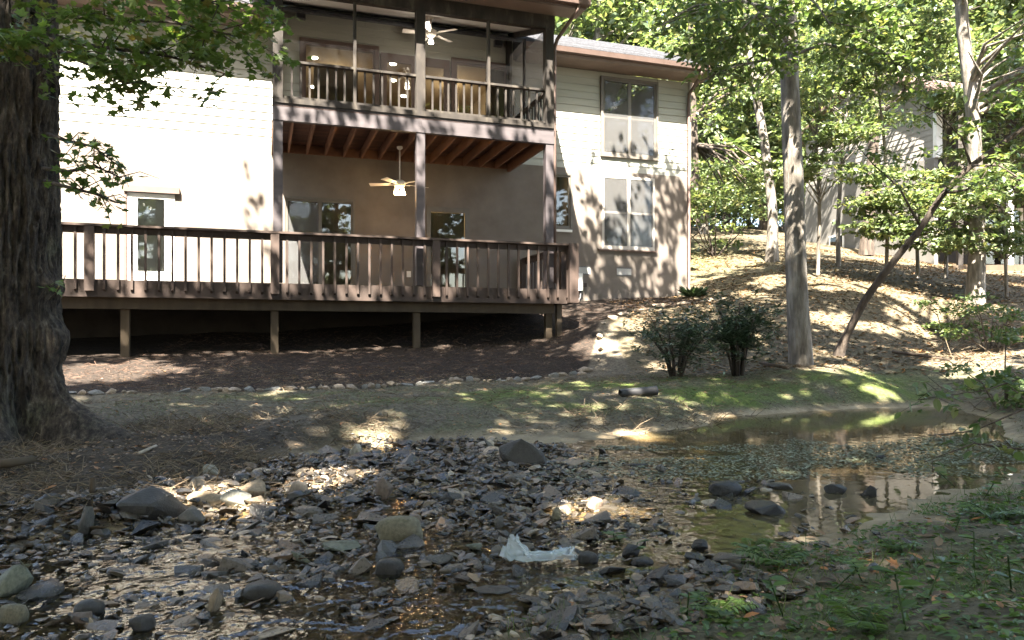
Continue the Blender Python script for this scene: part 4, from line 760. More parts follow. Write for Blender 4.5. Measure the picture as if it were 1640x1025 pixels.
# dark porch wing to the right, facing the camera
pw = empty('porch_wing', (14.0, 24.6, 0), -.12); tag(pw, 'dark wooden two-level porch of the neighbouring house at far right', 'porch')
MB().box(.3, 9, 1.4, 1.6, 1.6, 8.4).build('back_wall', ND, pw); box('upper_deck', ND, pw, .2, 9, -.6, 1.4, 4.7, 4.95); box('lower_deck', UNDER, pw, .2, 9, -.6, 1.4, 2.05, 2.3); box('roof_edge', ND, pw, -.1, 9.3, -.9, 1.6, 7.6, 7.8)
for i in range(5): box('post', ND if i != 1 else WTRIM, pw, .35+i*1.5, .5+i*1.5, -.6, -.45, 1.2 if i != 1 else 2.3, 7.6 if i != 1 else 4.7)
for i in range(3):
    q_ = MB().box(2.0+i*2, 2.08+i*2, 1.33, 1.4, 2.4, 4.4).box(3.2+i*2, 3.28+i*2, 1.33, 1.4, 2.4, 4.4).box(2.08+i*2, 3.2+i*2, 1.33, 1.4, 4.32, 4.4).build('door_frame', WTRIM, pw); box('pane', GLASS, q_, 2.08+i*2, 3.2+i*2, 1.38, 1.385, 2.4, 4.32)
MB().bar((.4, -.65, 5.75), (9, -.65, 5.75), .06, .08).build('rail', ND, pw)
for i in range(40): box('baluster', ND, pw, .5+i*.21, .54+i*.21, -.67, -.63, 4.95, 5.71)

# ------------------------------------------------------------------ stones
def rock_mesh(seed, flat=.5, npts=16, bev=.05):
    rg = np.random.default_rng(seed); bm = bmesh.new()
    p = rg.normal(size=(npts, 3)); p /= np.linalg.norm(p, axis=1)[:, None]; p *= (.8+.35*rg.random((npts, 1))); p *= np.array([1, .62, flat])
    for c in p: bm.verts.new(c)
    r = bmesh.ops.convex_hull(bm, input=bm.verts); bmesh.ops.delete(bm, geom=[g for g in r['geom_unused'] if isinstance(g, bmesh.types.BMVert)], context='VERTS')
    if bev: bmesh.ops.bevel(bm, geom=bm.edges[:], offset=bev, segments=2, affect='EDGES', profile=.6)
    me = bpy.data.meshes.new('stone'); bm.to_mesh(me); bm.free()
    co = np.zeros(len(me.vertices)*3); me.vertices.foreach_get('co', co); co = co.reshape(-1, 3); m_ = np.abs(co).max(0); co /= m_; co *= np.array([1, .75, flat]); co += fbm(co*2.5+seed, 2, seed % 97)[:, None]*.04; me.vertices.foreach_set('co', co.ravel()); me.update()
    return me
def round_mesh(seed, flat=.6):
    bm = bmesh.new(); bmesh.ops.create_icosphere(bm, subdivisions=3, radius=1); me = bpy.data.meshes.new('stone'); bm.to_mesh(me); bm.free()
    co = np.zeros(len(me.vertices)*3); me.vertices.foreach_get('co', co); co = co.reshape(-1, 3); co *= (1+.28*fbm(co*1.3+seed*2.7, 3, seed))[:, None]; co = np.sign(co)*np.abs(co)**.85; co *= np.array([1, .75, flat]); me.vertices.foreach_set('co', co.ravel()); me.polygons.foreach_set('use_smooth', [True]*len(me.polygons)); me.update(); return me
SLABS = [rock_mesh(100+i, [.13, .18, .24, .34][i % 4], 11+i % 7, .03) for i in range(12)]+[rock_mesh(131, .2, 13, .03), rock_mesh(137, .28, 12, .03), round_mesh(17, .36)]
for me in SLABS: me.materials.append(STONE)
def wz_at(x, y): return max(h1(x, y), float(WL(np.array(x), np.array(y))))
PLACED = []
def big(label, px, py, w, h, mat, shape='slab', rot=0, tx=0, ty=0, name='creek_stone', seed=None, z0=None):
    """px,py = bottom centre in the picture, w,h in picture pixels -> a stone of that size at its place on the bed"""
    d = 5.0
    for _ in range(8): x = (px-820)/FP*d; zg = wz_at(x, d) if z0 is None else z0; d = FP*zg/(540-py)
    s = d/FP; W_, H_ = w*s/2, h*s
    me = (round_mesh if shape == 'round' else rock_mesh)(seed or int(px*3+py), *( (.6,) if shape == 'round' else (.45, 20, .07) ))
    me.materials.append(ST[mat]); fl_ = .6 if shape == 'round' else .45
    sinp = -(zg)/math.hypot(zg, d)                                       # how much of the depth shows as height
    o = link(name, me); dep = W_*.85
    hz = max(.25*H_, H_-dep*.75*2*sinp*.6)
    o.location = (x, d+dep*.6, zg+hz*.28); o.scale = (W_, dep, hz*.75/fl_); o.rotation_euler = (tx, ty, rot); tag(o, label, 'stone', 'large stones of the creek bed'); PLACED.append((x, d+dep*.6, W_)); return o
for a in [('big dark angular peaked boulder at left of the creek', 217, 838, 118, 62, 'dark', 'slab', .3, .1, .1), ('upright pale grey elongated stone left of the peaked boulder', 130, 858, 34, 48, 'grey', 'slab', 1.2, .2, 0), ('rounded olive-tan stone in the middle of the riffle', 637, 868, 78, 44, 'olive', 'round'), ('smooth brown wedge stone above the middle of riffle', 612, 800, 62, 38, 'brown', 'slab', -.4, 0, .15),
          ('large wrinkled dark grey stone at the lawn edge', 835, 748, 84, 52, 'dark', 'slab', -.5, 0, .25), ('tan slab leaning toward the water, upper left riffle', 402, 803, 72, 44, 'tan', 'slab', -.5, .1, .45), ('pale flat slab tilted in the grass edge', 569, 733, 38, 26, 'pale', 'slab', -.4, .3, .4), ('pale greenish slab on the left bank debris', 335, 768, 34, 26, 'pale', 'slab', -.5, .2, .4),
          ('sunlit tan slab right of the peaked boulder', 322, 812, 66, 30, 'tan', 'slab', -.2, 0, .1), ('pale sunlit blocky stone by the leaning tan slab', 372, 815, 50, 32, 'pale', 'slab', .4), ('long narrow grey slab sliding down behind the peaked boulder', 297, 840, 60, 30, 'grey', 'slab', -.6, 0, .3), ('large grey-green boulder cut by the left picture edge', 8, 955, 66, 62, 'green', 'slab', .5), ('mossy tan round stone in the lower left corner', 14, 998, 44, 34, 'olive', 'round'), ('upright tan slab in the lower left riffle', 340, 980, 32, 44, 'tan', 'slab', 1.1, .3, 0),
          ('dark smooth stone in the lower left riffle', 415, 958, 62, 30, 'dark', 'round'), ('grey rounded stone left of middle riffle', 282, 790, 30, 26, 'grey', 'round', 0), ('round dark grey stone in the lower middle riffle', 622, 922, 46, 30, 'dark', 'round'), ('grey rounded stone left of the sunlit pebbles', 476, 796, 28, 26, 'grey', 'round'), ('long grey-green slab left of the olive stone', 540, 882, 96, 20, 'green', 'slab', .1), ('pale green slab tilted at lower left of riffle', 478, 902, 52, 22, 'green', 'slab', -.4, .1, .35),
          ('mottled grey stone at the edge of the pool', 1060, 758, 38, 24, 'grey', 'slab', .3), ('long thin dark stone beside the mottled pool stone', 1022, 748, 44, 11, 'black', 'slab', 0), ('broad black wet stone in the pool shallows', 1166, 792, 54, 24, 'black', 'round'), ('long dark slab lying aslant in the shallows', 1238, 826, 78, 26, 'black', 'slab', -.3, 0, .15), ('flat dark slab by the sandy shallows', 1255, 784, 48, 14, 'dark', 'slab', 0), ('dark ragged stone out in the sandy shallows', 1340, 790, 42, 16, 'black', 'slab', .2), ('dark ragged stone nearest the right bank weeds', 1394, 796, 42, 22, 'black', 'slab', -.3), ('flat black stone alone in the upper pool', 1413, 735, 28, 8, 'black', 'slab'),
          ('dark blocky stone in the fast water', 1012, 892, 32, 24, 'black', 'slab', .4), ('dark pointed stone in the fast water', 1122, 882, 34, 22, 'black', 'slab', -.2), ('flat dark oval stone in the fast water', 1030, 906, 36, 15, 'black', 'round'), ('dark oval stone right of the plastic bag', 942, 900, 34, 18, 'dark', 'round'), ('brownish block at the sunlit rubble', 955, 818, 32, 24, 'brown', 'slab', .3), ('tan brown block above the plastic bag', 893, 834, 38, 22, 'olive', 'slab', .2), ('dark flat slab at the lower middle waterline', 790, 952, 68, 14, 'dark', 'slab', 0), ('dark bluish slab in the bottom left water', 222, 1012, 56, 32, 'dark', 'slab', .4), ('brown stone in the bottom left water', 122, 1003, 50, 26, 'brown', 'slab', -.2), ('dark humped stone in the bottom left water', 135, 985, 48, 26, 'dark', 'round'), ('tapering grey stone beside the middle riffle', 700, 905, 52, 18, 'grey', 'slab', .3), ('grey pointed stone left of the plastic bag', 800, 846, 28, 26, 'grey', 'slab', .8), ('dark block in the upper middle riffle', 724, 808, 42, 22, 'dark', 'slab', .1), ('greenish slab between olive stone and bag', 757, 882, 50, 20, 'green', 'slab', .25)]: big(*a)
# the 300 next largest creek stones, then gravel
rs = np.random.default_rng(5)
def in_bed(x, y):
    z = H0(x, y); w = WL(x, y); up_ = np.interp(x, [-3.5, -2.6, -2.0, -1.5, -.5, .6, 1.4, 2.2], [3.6, 4.6, 5.3, 7.0, 7.3, 6.9, 5.4, 4.9])
    return (z < w+.09) & (y < up_) & (x < 1.9-.0*y) & (y > 1.6)
N = 11000; x = rs.uniform(-3.6, 2.2, N*3); y = rs.uniform(2.2, 7.4, N*3); den = np.where(x > .9-.15*(y-4), .12, 1); den = np.where(((x-1.6)/.75)**2+((y-4.75)/.5)**2 < 1, .4, den); den = den*(1-.9*np.exp(-(seg(x, y, CH1)/.10)**2))*(1-.95*np.exp(-(seg(x, y, CH2)/.22)**2))*(1-.85*np.exp(-(seg(x, y, CH3)/.09)**2)); kx = in_bed(x, y) & (rs.random(N*3) < den); x, y = x[kx], y[kx]
sz = .0175*np.exp(rs.normal(size=len(x))*.6); sz = np.clip(sz, .007, .10); show = sz/y; order = np.argsort(-show); hb = H(x, y); wl_ = WL(x, y)
cnt = 0; rest = []
for i in order:
    if cnt < 300 and all(math.hypot(x[i]-a, y[i]-b) > c*.8+sz[i]*.6 for a, b, c in PLACED):
        o = bpy.data.objects.new('creek_stone', SLABS[int(rs.integers(0, 15))]); COL.objects.link(o); s = sz[i]*1.15
        o.location = (x[i], y[i], max(hb[i], wl_[i]-.02)+s*.2); o.scale = (s, s*rs.uniform(.75, 1.2), s*rs.uniform(.7, 1.2)); o.rotation_euler = (rs.normal()*.28, rs.normal()*.28, rs.uniform(0, 6.28))
        tag(o, 'smaller loose stone among the wet rubble of the riffle', 'stone', 'loose stones of the riffle'); PLACED.append((x[i], y[i], s*.8)); cnt += 1
    else: rest.append(i)
def pebble(nv, seed, flat):
    bm = bmesh.new(); rg = np.random.default_rng(seed); p = rg.normal(size=(nv, 3)); p /= np.linalg.norm(p, axis=1)[:, None]; p *= np.array([1, .75, flat])
    for c in p: bm.verts.new(c)
    r = bmesh.ops.convex_hull(bm, input=bm.verts); bmesh.ops.delete(bm, geom=[g for g in r['geom_unused'] if isinstance(g, bmesh.types.BMVert)], context='VERTS'); bmesh.ops.triangulate(bm, faces=bm.faces[:]); bm.verts.index_update()
    V_ = np.array([v.co[:] for v in bm.verts]); F_ = np.array([[v.index for v in f.verts] for f in bm.faces]); bm.free(); return V_, F_
PEB = [pebble(12, s, f) for s, f in ((1, .2), (2, .3), (3, .4), (4, .25), (5, .5), (6, .15))]
def scatter(name, x, y, z, s, mat, label, tint, rg):
    VV, FF, TT, off = [], [], [], 0
    for i in range(len(x)):
        v, f = PEB[int(rg.integers(0, 6))]; a = rg.uniform(0, 6.28); c, sn = math.cos(a), math.sin(a); t1_, t2_ = rg.normal()*.25, rg.normal()*.25
        w = v*s[i]; w = np.stack([w[:, 0]*c-w[:, 1]*sn, w[:, 0]*sn+w[:, 1]*c, w[:, 2]+t1_*w[:, 0]+t2_*w[:, 1]], -1)+np.array([x[i], y[i], z[i]]); VV.append(w); FF.append(f+off); off += len(v); TT.append(np.full(len(v), tint[i]))
    return tag(link(name, npmesh(name, np.concatenate(VV), np.concatenate(FF), False, np.concatenate(TT)), mat), label, None, None, 'stuff')
rest = np.array(rest); scatter('creek_gravel', x[rest], y[rest], np.maximum(hb[rest], wl_[rest]-.028)+sz[rest]*.15+.028*rs.random(len(rest)), sz[rest], GRAVEL, 'wet gravel and small stone chips filling the riffle', rs.random(len(rest)), rs)
# sunlit/tan pebbles on the lawn and banks
xx = rs.uniform(-4, 2.5, 5000); yy = rs.uniform(3.6, 9, 5000); hz_ = H(xx, yy); kk = (hz_ > WL(xx, yy)+.03) & (hz_ < -.8); scatter('bank_gravel', xx[kk], yy[kk], hz_[kk], np.clip(.008*np.exp(rs.normal(size=kk.sum())*.5), .003, .03), GRAVEL, 'scattered small stones on the near lawn and bank', rs.random(kk.sum()), rs)
# edging stones
ES = [rock_mesh(300+i, .3, 14, .06) for i in range(6)]
EM = [plain_stone('edging_grey', (.17, .165, .15), .75), plain_stone('edging_tan', (.27, .215, .16), .75)]
for i, me in enumerate(ES): me.materials.append(EM[i % 2])
ORD = ['first', 'second', 'third', 'fourth', 'fifth', 'sixth', 'seventh', 'eighth', 'ninth', 'tenth', 'eleventh', 'twelfth', 'thirteenth', 'fourteenth', 'fifteenth', 'sixteenth', 'seventeenth', 'eighteenth', 'nineteenth', 'twentieth']
def ordw(n): return ORD[n] if n < 20 else {2: 'twenty', 3: 'thirty', 4: 'forty', 5: 'fifty', 6: 'sixty'}[(n+1)//10]+('-'+ORD[(n+1) % 10-1] if (n+1) % 10 else 'th').replace('y-', 'y-')
edl = []
xe = -6.2
while xe < 1.25:
    ln = rs.uniform(.07, .19); ye = float(np.interp(xe, EDGX, EDGY))+rs.normal()*.03
    if abs(xe+4.6) > .2:
        o = bpy.data.objects.new('edging_stone', ES[int(rs.integers(0, 6))]); COL.objects.link(o); o.location = (xe, ye, h1(xe, ye)+.015); o.scale = (ln*.62, ln*.45+.02, .11+.1*rs.random()); o.rotation_euler = (rs.normal()*.15, rs.normal()*.15, .35+rs.normal()*.3); edl.append(o)
    xe += ln*1.02
for k, o in enumerate(edl[::-1]): tag(o, f'{ordw(k)} edging stone along the mulch, counted leftward from the curved stone row', 'stone', 'edging stones along the mulch bed')
for k, (px, d, ln, rz) in enumerate([(938, 13.1, .3, .4), (958, 13.6, .26, 1.4), (962, 14.2, .34, 1.45), (960, 14.8, .34, 1.6), (966, 15.4, .36, 1.1), (982, 16, .42, .9), (1000, 16.7, .36, .5), (1030, 17.2, .4, .1), (1060, 17.3, .4, 0), (1095, 17.3, .35, 0), (1130, 17.2, .45, .1), (1150, 17.2, .4, 0)]):
    xq, yq = at(px, d); o = bpy.data.objects.new('edging_stone', ES[(k*2+1) % 6]); COL.objects.link(o); o.location = (xq, yq, h1(xq, yq)+.03); o.scale = (ln*.55, ln*.32, .2); o.rotation_euler = (.1, 0, rz); tag(o, f'{ordw(k)} tan stone up the curved edging row right of the deck', 'stone', 'curved edging stones right of the deck')
# ------------------------------------------------------------------ shrubs on the bank
def shrub(label, px, d, hgt, wid, n, seed):
    rg = np.random.default_rng(seed); xb, yb = at(px, d); zb = h1(xb, yb); r_ = empty('evergreen_shrub', (xb, yb, zb)); tag(r_, label, 'shrub', 'evergreen shrubs on the bank'); tips = []
    for i in range(13):
        a = rg.uniform(0, 6.28); rr = wid*(.25+.75*rg.random()); h_ = hgt*(.6+.4*rg.random()); p1 = np.array([math.cos(a)*rr*.3, math.sin(a)*rr*.3, h_*.4]); p2 = np.array([math.cos(a)*rr*.9, math.sin(a)*rr*.9, h_*.95]); MB().tube([(math.cos(a)*.06, math.sin(a)*.06, -.05), tuple(p1), tuple(p2)], [.024, .018, .006], 7).build('stem', BARKD, r_)
        for _ in range(22): t = .2+.8*rg.random(); tips.append(p1+(p2-p1)*t+rg.normal(size=3)*np.array([.2, .2, .14])*wid/.6)
    tips = np.array(tips); k = rg.integers(0, len(tips), n); a = rg.uniform(0, 6.28, n); dr = np.stack([np.cos(a), np.sin(a), rg.uniform(-.35, .6, n)], -1)
    l_ = link('foliage', leaves('foliage', tips[k]+rg.normal(size=(n, 3))*.02, .105*(.7+.5*rg.random(n)), LONG, .75, dirs=dr, rng=rg), LEAFD, r_); l_['kind'] = 'stuff'
shrub('left one of two evergreen shrubs, wider with open stems', 1083, 11.2, .95, .68, 2600, 3)
shrub('right one of two evergreen shrubs, taller and denser', 1182, 11.6, 1.2, .56, 4200, 4)
xb, yb = at(1111, 18.6); zb = h1(xb, yb); r_ = empty('low_plant', (xb, yb, zb)); tag(r_, 'small dark green strappy plant by the house corner', 'plant'); a = RNG.uniform(0, 6.28, 160); l_ = link('leaves', leaves('leaves', np.stack([np.cos(a)*.1, np.sin(a)*.1, 0*a], -1), .36*(.6+.5*RNG.random(160)), LONG, .6, dirs=np.stack([np.cos(a), np.sin(a), RNG.uniform(.3, 1.2, 160)], -1)), LEAFD, r_); l_['kind'] = 'stuff'
# drain pipe
xb, yb = at(1022, 9.55); dp = empty('drain_pipe', (xb, yb, h1(xb, yb)+.06), .25); tag(dp, 'short black corrugated drain pipe poking out of the bank', 'pipe'); m = MB(); m.tube_prof((0, 0, 0), [(.055+.004*(i % 2), i*.012-.25) for i in range(42)], 18); po = m.build('pipe', BLACK, dp); po.rotation_euler = (0, math.radians(86), 0); MB().tube_prof((0, 0, .254), [(.058, -.03), (.062, 0), (.05, 0), (.048, -.1)], 18).build('rim', BLACK, po)
# plastic bag
bxp, byp = at(858, 3.42); bzp = wz_at(bxp, byp); n = 46; uu, vv = np.meshgrid(np.linspace(-1, 1, n), np.linspace(-1, 1, n)); q = np.stack([uu, vv, 0*uu], -1)
ang = uu*1.5+.2; rr = .11+.05*vv*(1+.3*vnoise(q*2, 3)); px_ = .02+np.sin(ang)*rr*1.15; py_ = -np.cos(ang)*rr*.8+.06; cr1 = 1-np.abs(fbm(q*3.1, 3, 71)); pz_ = .035*(1-vv**2)+.05*(cr1-.6)+.05*np.clip(-uu-.5, 0, 1)*(1-vv**2)*2.6; px_ += fbm(q*4, 2, 73)*.018; py_ += fbm(q*4, 2, 75)*.018
ii = (np.arange(n-1)[:, None]*n+np.arange(n-1)[None]).ravel(); BAG = screen_mat('thin_plastic', (.6, .7, .75), .42); BAG.node_tree.nodes['Principled BSDF'].inputs['Roughness'].default_value = .22
o = link('plastic_bag', npmesh('plastic_bag', np.stack([px_, py_, pz_+.02], -1).reshape(-1, 3), np.stack([ii, ii+1, ii+n+1, ii+n], -1), True), BAG, loc=(bxp, byp, bzp)); tag(o, 'crumpled clear bluish plastic bag snagged on the stones', 'bag')

# ------------------------------------------------------------------ ground cover
rg = np.random.default_rng(99)
def pick(n, x0, x1, y0, y1, cond):
    x = rg.uniform(x0, x1, n); y = rg.uniform(y0, y1, n); z = H(x, y); k = cond(x, y, z); return x[k], y[k], z[k]
dry = lambda x, y, z: z > WL(x, y)+.035
# leaf litter, twigs, straw
def litter(name, label, n, x0, x1, y0, y1, s, mat, cond=dry, tm=OVAL, up=.8):
    x, y, z = pick(n, x0, x1, y0, y1, cond); a = rg.uniform(0, 6.28, len(x)); tag(link(name, leaves(name, np.stack([x, y, z+.006], -1), s*(.5+rg.random(len(x))), tm, up, dirs=np.stack([np.cos(a), np.sin(a), rg.normal(size=len(x))*.18], -1), rng=rg), mat), label, None, None, 'stuff')
def sticks(name, label, n, x0, x1, y0, y1, L, r, mat, cond=dry, lift=.2):
    x, y, z = pick(n, x0, x1, y0, y1, cond); k = len(x); a = rg.uniform(0, 6.28, k); tag(link(name, strands(name, np.stack([x, y, z+.004], -1), np.stack([np.cos(a), np.sin(a), rg.normal(size=k)*lift+.05], -1), L*(.4+rg.random(k)), r*(.6+.8*rg.random(k)), rg), mat), label, None, None, 'stuff')
MU = lambda x, y, z: (y > np.interp(x, EDGX, EDGY)+.1) & (hl(x, y)[1] < 3)
litter('leaf_litter', 'brown fallen leaves scattered over yard and bank', 8500, -6, 6, 2, 13, .036, LITTER)
litter('slope_litter', 'fallen leaves lying over the wooded slope', 34000, 2.5, 16, 12, 27, .075, LITTER, lambda x, y, z: (fbm(np.stack([x, y], -1)*.8, 3, 97)+.35*vnoise(np.stack([x, y], -1)*4, 98) > -.02-.25*(y > 19)) & (hl(x, y)[0] > 11) | (hl(x, y)[1] < 2.5))
litter('left_bank_litter', 'brown leaf fragments matted on the left bank', 3200, -5.4, -1, 3.4, 7.2, .04, LITTER)
litter('riverbank_litter', 'dead leaves lying in the near bank weeds', 900, .2, 4, 1.4, 5.4, .05, LITTER, lambda x, y, z: dry(x, y, z) & (y < 4.6+.3*x))
litter('wet_leaves', 'wet brown leaves caught between creek stones', 3400, -3.2, 1.6, 2.4, 7, .045, LITTER, lambda x, y, z: in_bed(x, y))
sticks('debris_twigs', 'dry roots and twigs matted on the left bank', 14000, -5.4, -1.0, 3.4, 7.6, .16, .003, STRAW, lambda x, y, z: dry(x, y, z) & (fbm(np.stack([x, y], -1)*1.5, 2, 90) > -.25), .35)
sticks('lawn_straw', 'thin dry stalks over the bare lawn', 9000, -5, 5, 7, 12.5, .11, .003, STRAW)
sticks('pine_straw', 'reddish pine straw over the mulch bed', 11000, -7, 5, 9.6, 18.5, .14, .003, REDSTRAW, MU)
sticks('pool_edge_roots', 'pale root tangle hanging at the far edge of the pool', 1500, .6, 4.2, 7.6, 9.6, .22, .004, STRAW, lambda x, y, z: (z > WL(x, y)-.02) & (z < WL(x, y)+.17), .4)
def blades(name, label, n, x0, x1, y0, y1, s, cond, mat=GRASS):
    x, y, z = pick(n, x0, x1, y0, y1, cond); k = len(x); a = rg.uniform(0, 6.28, k); tag(link(name, leaves(name, np.stack([x, y, z-.003], -1), s*(.4+rg.random(k)), BLADE, .4, dirs=np.stack([np.cos(a)*.7, np.sin(a)*.7, .5+rg.random(k)], -1), rng=rg), mat), label, None, None, 'stuff')
cl = lambda x, y, f, t, sd: fbm(np.stack([x, y], -1)*f, 3, sd) > t
blades('lawn_grass', 'thin moss and grass on the shaded lawn', 46000, -4.5, 6.5, 6.6, 12, .04, lambda x, y, z: dry(x, y, z) & cl(x, y, 1.1, .02, 91) & ~MU(x, y, z))
blades('bank_grass', 'green grass tufts on the near right bank', 13000, -.2, 4.4, 1.3, 5.6, .075, lambda x, y, z: (z > WL(x, y)+.02) & (y < 4.9+.3*x) & cl(x, y, 3, -.02, 92))
litter('ground_cover', 'small weed leaves carpeting the near right bank', 30000, -.2, 4.4, 1.3, 5.8, .027, WEED, lambda x, y, z: (z > WL(x, y)+.015) & (y < 4.9+.3*x) & cl(x, y, 2.4, -.18, 93), OVAL, .6)
x, y, z = pick(30000, -.2, 6, 4.4, 8.2, lambda x, y, z: (z < WL(x, y)) & (fbm(np.stack([x*1.2, y*2.2], -1), 3, 94)+1.25*np.exp(-((y-5.7-.2*x)/.75)**2) > .72)); k = len(x); a = rg.uniform(0, 6.28, k)
tag(link('algae_mat', leaves('algae_mat', np.stack([x, y, WL(x, y)+.004+.004*rg.random(k)], -1), .035*(.4+rg.random(k)), OVAL, .97, dirs=np.stack([np.cos(a), np.sin(a), 0*a], -1), rng=rg), ALGAE), 'pale green algae scum floating on the shallow pool', None, None, 'stuff')
# ferns and broadleaf weeds on the near bank
def near_ground(px, py):
    d = 3.0
    for _ in range(14): xq = (px-820)/FP*d; zq = h1(xq, d); d = .5*d+.5*min(8, max(1.2, FP*zq/(540-py)))
    return xq, d, zq
def fern(label, px, py, L, nf, seed):
    g_ = np.random.default_rng(seed); xq, yq, zq = near_ground(px, py); r_ = empty('fern', (xq, yq, zq)); tag(r_, label, 'fern', 'ferns on the near bank')
    for i in range(nf):
        a = 6.28*i/nf+g_.normal()*.3; l = L*(.7+.5*g_.random()); t = np.linspace(0, 1, 20); c = np.stack([np.cos(a)*l*t*.85, np.sin(a)*l*t*.85, l*(.75*t-.5*t*t)], -1)
        P_ = np.repeat(c[2:], 2, 0); sd = np.tile([1, -1], 18); pd = np.stack([-np.sin(a)*sd+.35*np.cos(a), np.cos(a)*sd+.35*np.sin(a), np.full(36, -.1)], -1); s_ = np.repeat(l*.30*np.sin(np.pi*(t[2:]*.85+.12)), 2)
        fr = MB().tube([tuple(p) for p in c[::3]], .0022, 4).build('frond', GRASS, r_); link('leaflets', leaves('leaflets', P_, s_+.004, LONG, .9, dirs=pd, rng=g_, tint=np.full(36, .4+.6*g_.random())), WEED, fr)['kind'] = 'stuff'
for i, a in enumerate([('bright fern at the water edge, middle of the near bank', 1238, 905, .2, 8), ('fern near the bottom of the bank by an orange leaf', 1150, 985, .14, 6), ('low fern at the bottom right of the bank', 1385, 1005, .15, 7), ('fern among the weeds at the right picture edge', 1590, 830, .2, 7), ('small fern hanging over the water beside the bright fern', 1205, 880, .13, 6), ('fern in the middle of the right bank', 1430, 880, .13, 6)]): fern(*a, seed=200+i)
def weed(label, px, py, hgt, nl, seed, s=.07, tm=OVAL):
    g_ = np.random.default_rng(seed); xq, yq, zq = near_ground(px, py); r_ = empty('weed', (xq, yq, zq)); tag(r_, label, 'plant', 'broad-leaved weeds on the near bank'); c = np.stack([g_.normal()*.05*np.linspace(0, 1, 6), g_.normal()*.05*np.linspace(0, 1, 6), hgt*np.linspace(0, 1, 6)], -1)
    MB().tube([tuple(p) for p in c], .003, 5).build('stem', GRASS, r_)
    for i in range(nl): a = g_.uniform(0, 6.28); k = g_.integers(2, 6); link('leaf', leaves('leaf', c[k:k+1], s*(.7+.6*g_.random()), tm, .85, dirs=np.array([[math.cos(a), math.sin(a), .1]]), rng=g_), WEED, r_)
for i, (px, py) in enumerate(sorted([(1010, 905), (1165, 1010), (985, 870), (1330, 950), (1530, 780), (1575, 800), (1610, 770), (1485, 960), (1560, 910), (1620, 950), (1100, 990), (1450, 1010), (1255, 990), (1380, 930), (1530, 850)])):
    weed(f'{ordw(i)} broad-leaved green weed from the left on the near bank', px, py, .06+.1*((i*37) % 10)/10, 7, 300+i, .06, MAPLE if i % 3 == 0 else OVAL)
# overhanging twigs at the right edge
for k, (lab, pts, n) in enumerate([('thin leafy branch reaching over the pool from the right edge', [w3(1720, 640, 5.6), w3(1640, 655, 5.7), w3(1560, 690, 5.8), w3(1470, 700, 5.9)], 40), ('drooping leafy branch at right above the eroded bank', [w3(1730, 560, 6), w3(1650, 600, 6.1), w3(1580, 625, 6.2), w3(1470, 640, 6.3)], 60), ('bare twiggy branch low over the pool at right', [w3(1720, 690, 5.4), w3(1640, 720, 5.4), w3(1560, 710, 5.5), w3(1480, 740, 5.6)], 22)]):
    r_ = empty('overhanging_branch', pts[0]); tag(r_, lab, 'branch', 'overhanging branches at the right edge'); spray(r_, pts[0], pts, .011, n, .1, LEAF, OVAL, .3, TWIG, twigs=7)
for lab, bx_, by_, rr_, nl in [('tangled leafy bush on the eroded bank at the right edge', *at(1690, 6.9), .6, 450), ('low leafy bush on the eroded bank below the pale trunk', *at(1585, 13.2), .9, 900), ('twiggy bush at the right end of the pool', *at(1610, 9.6), .7, 600), ('small leafy bush on top of the eroded bank', *at(1520, 15.5), .7, 500)]:
    r_ = empty('bank_bush', (bx_, by_, h1(bx_, by_))); tag(r_, lab, 'bush', 'bushes on the eroded bank'); p, ctr = ell((0, 0, rr_*.6), (rr_, rr_*.8, rr_*.7), nl, rg, hollow=.2); m = MB()
    for c in ctr: m.tube([(c[0]*.15, c[1]*.15, -.1), (c[0]*.5, c[1]*.4, c[2]*.6), tuple(c*1.08)], [.014, .01, .003], 5, False)
    st_ = m.build('stems', TWIG, r_); st_['kind'] = 'stuff'; link('foliage', leaves('foliage', p, .085*(.6+.7*rg.random(len(p))), OVAL, .55, rng=rg), LEAF, r_)['kind'] = 'stuff'
sticks('bank_roots', 'bare roots and twigs over the eroded right bank', 2500, 5.2, 10.5, 8.5, 17, .35, .006, STRAW, lambda x, y, z: dry(x, y, z) & (x > .62*y-.6), .45)
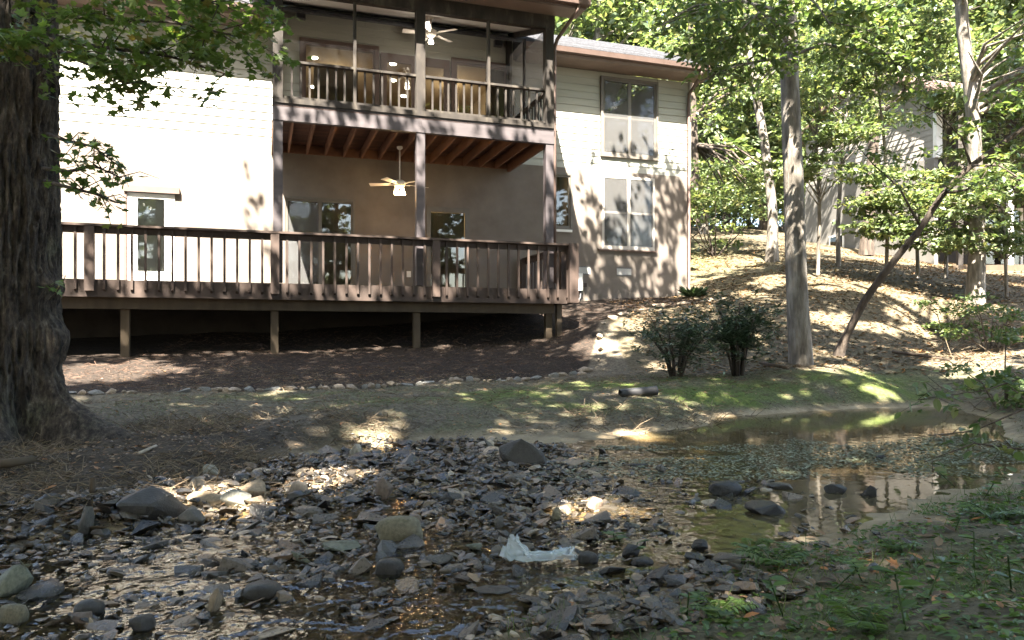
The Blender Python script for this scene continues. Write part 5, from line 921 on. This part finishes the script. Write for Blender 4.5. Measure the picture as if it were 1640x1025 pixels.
# individually visible fallen leaves and sticks
LM = [leaves('leaf', np.zeros((1, 3)), 1.0, t, .95, dirs=np.array([[0, 1, .05]]), tint=np.array([c]), rng=rg) for t in (MAPLE, OVAL) for c in (.5, .8, 1.0)]
for me in LM: me.materials.append(LITTER)
LC = {}
for i, (px, py, s, k) in enumerate(sorted([(1440, 915, .09, 2), (1190, 1000, .09, 5), (1240, 1010, .08, 0), (1375, 955, .05, 4), (1490, 838, .06, 2), (1530, 925, .07, 0), (1440, 955, .08, 1), (1305, 945, .07, 3), (1620, 860, .08, 1), (1600, 975, .07, 4), (1375, 1008, .09, 1), (1330, 1015, .07, 4), (1060, 985, .06, 0), (1500, 765, .07, 2), (75, 850, .07, 5), (545, 795, .05, 5), (465, 725, .05, 5), (370, 705, .06, 2), (480, 700, .06, 5), (620, 1000, .05, 2), (630, 975, .045, 5), (870, 790, .06, 2), (850, 770, .05, 5)], key=lambda a: -a[1])):
    xq, yq, zq = near_ground(px, py); o = bpy.data.objects.new('fallen_leaf', LM[k]); COL.objects.link(o); o.location = (xq, yq, max(zq, float(WL(np.array(xq), np.array(yq))))+.02); o.scale = (s*.62,)*3; o.rotation_euler = (.35+rg.normal()*.2, rg.normal()*.3, rg.uniform(0, 6.28)); wh = 'on the near right bank' if px > 1000 and py > 840 else ('by the right bank weeds' if px > 1000 else ('on the left bank' if px < 500 else 'among the creek stones')); kd = ['brown lobed', 'tan lobed', 'orange lobed', 'brown oval', 'tan oval', 'orange oval'][k]
    lk_ = (kd, wh); LC[lk_] = LC.get(lk_, 0)+1; tag(o, f'{kd} fallen leaf {wh}, {ordw(LC[lk_]-1)} such from the front', 'leaf', 'larger fallen leaves')
for lab, pts, r_, mt in [('short thick log lying at the left picture edge', [gp(-30, 752, -.87), gp(20, 748, -.87), gp(52, 742, -.87)], .035, UNDER), ('pale stick on the left bank beside the tree root', [gp(222, 728, -.86), gp(250, 716, -.86)], .012, PALETWIG), ('short dead stump stick above the peaked boulder', [gp(148, 800, -.98), (gp(148, 800, -.98)[0], gp(148, 800, -.98)[1], -.86)], .018, UNDER), ('fallen stick beside the straight grey tree', [gp(1218, 583, -.45), gp(1262, 592, -.5)], .03, TWIG), ('dark fallen branch on the slope at right', [w3(1430, 565, 13.5), w3(1480, 572, 13), w3(1520, 580, 12.6)], .03, TWIG)]:
    p0 = Vector(pts[0]); r2 = empty('fallen_stick', p0); tag(r2, lab, 'stick'); m = MB(); m.tube([tuple(Vector(p)-p0+Vector((0, 0, r_*.8+(max(0, h1(p[0], p[1])-p[2]) if abs(pts[0][0]-pts[-1][0]) > .05 else 0)))) for p in pts], [r_, r_*.9, r_*.8][:len(pts)], 9).build('stick', mt, r2)
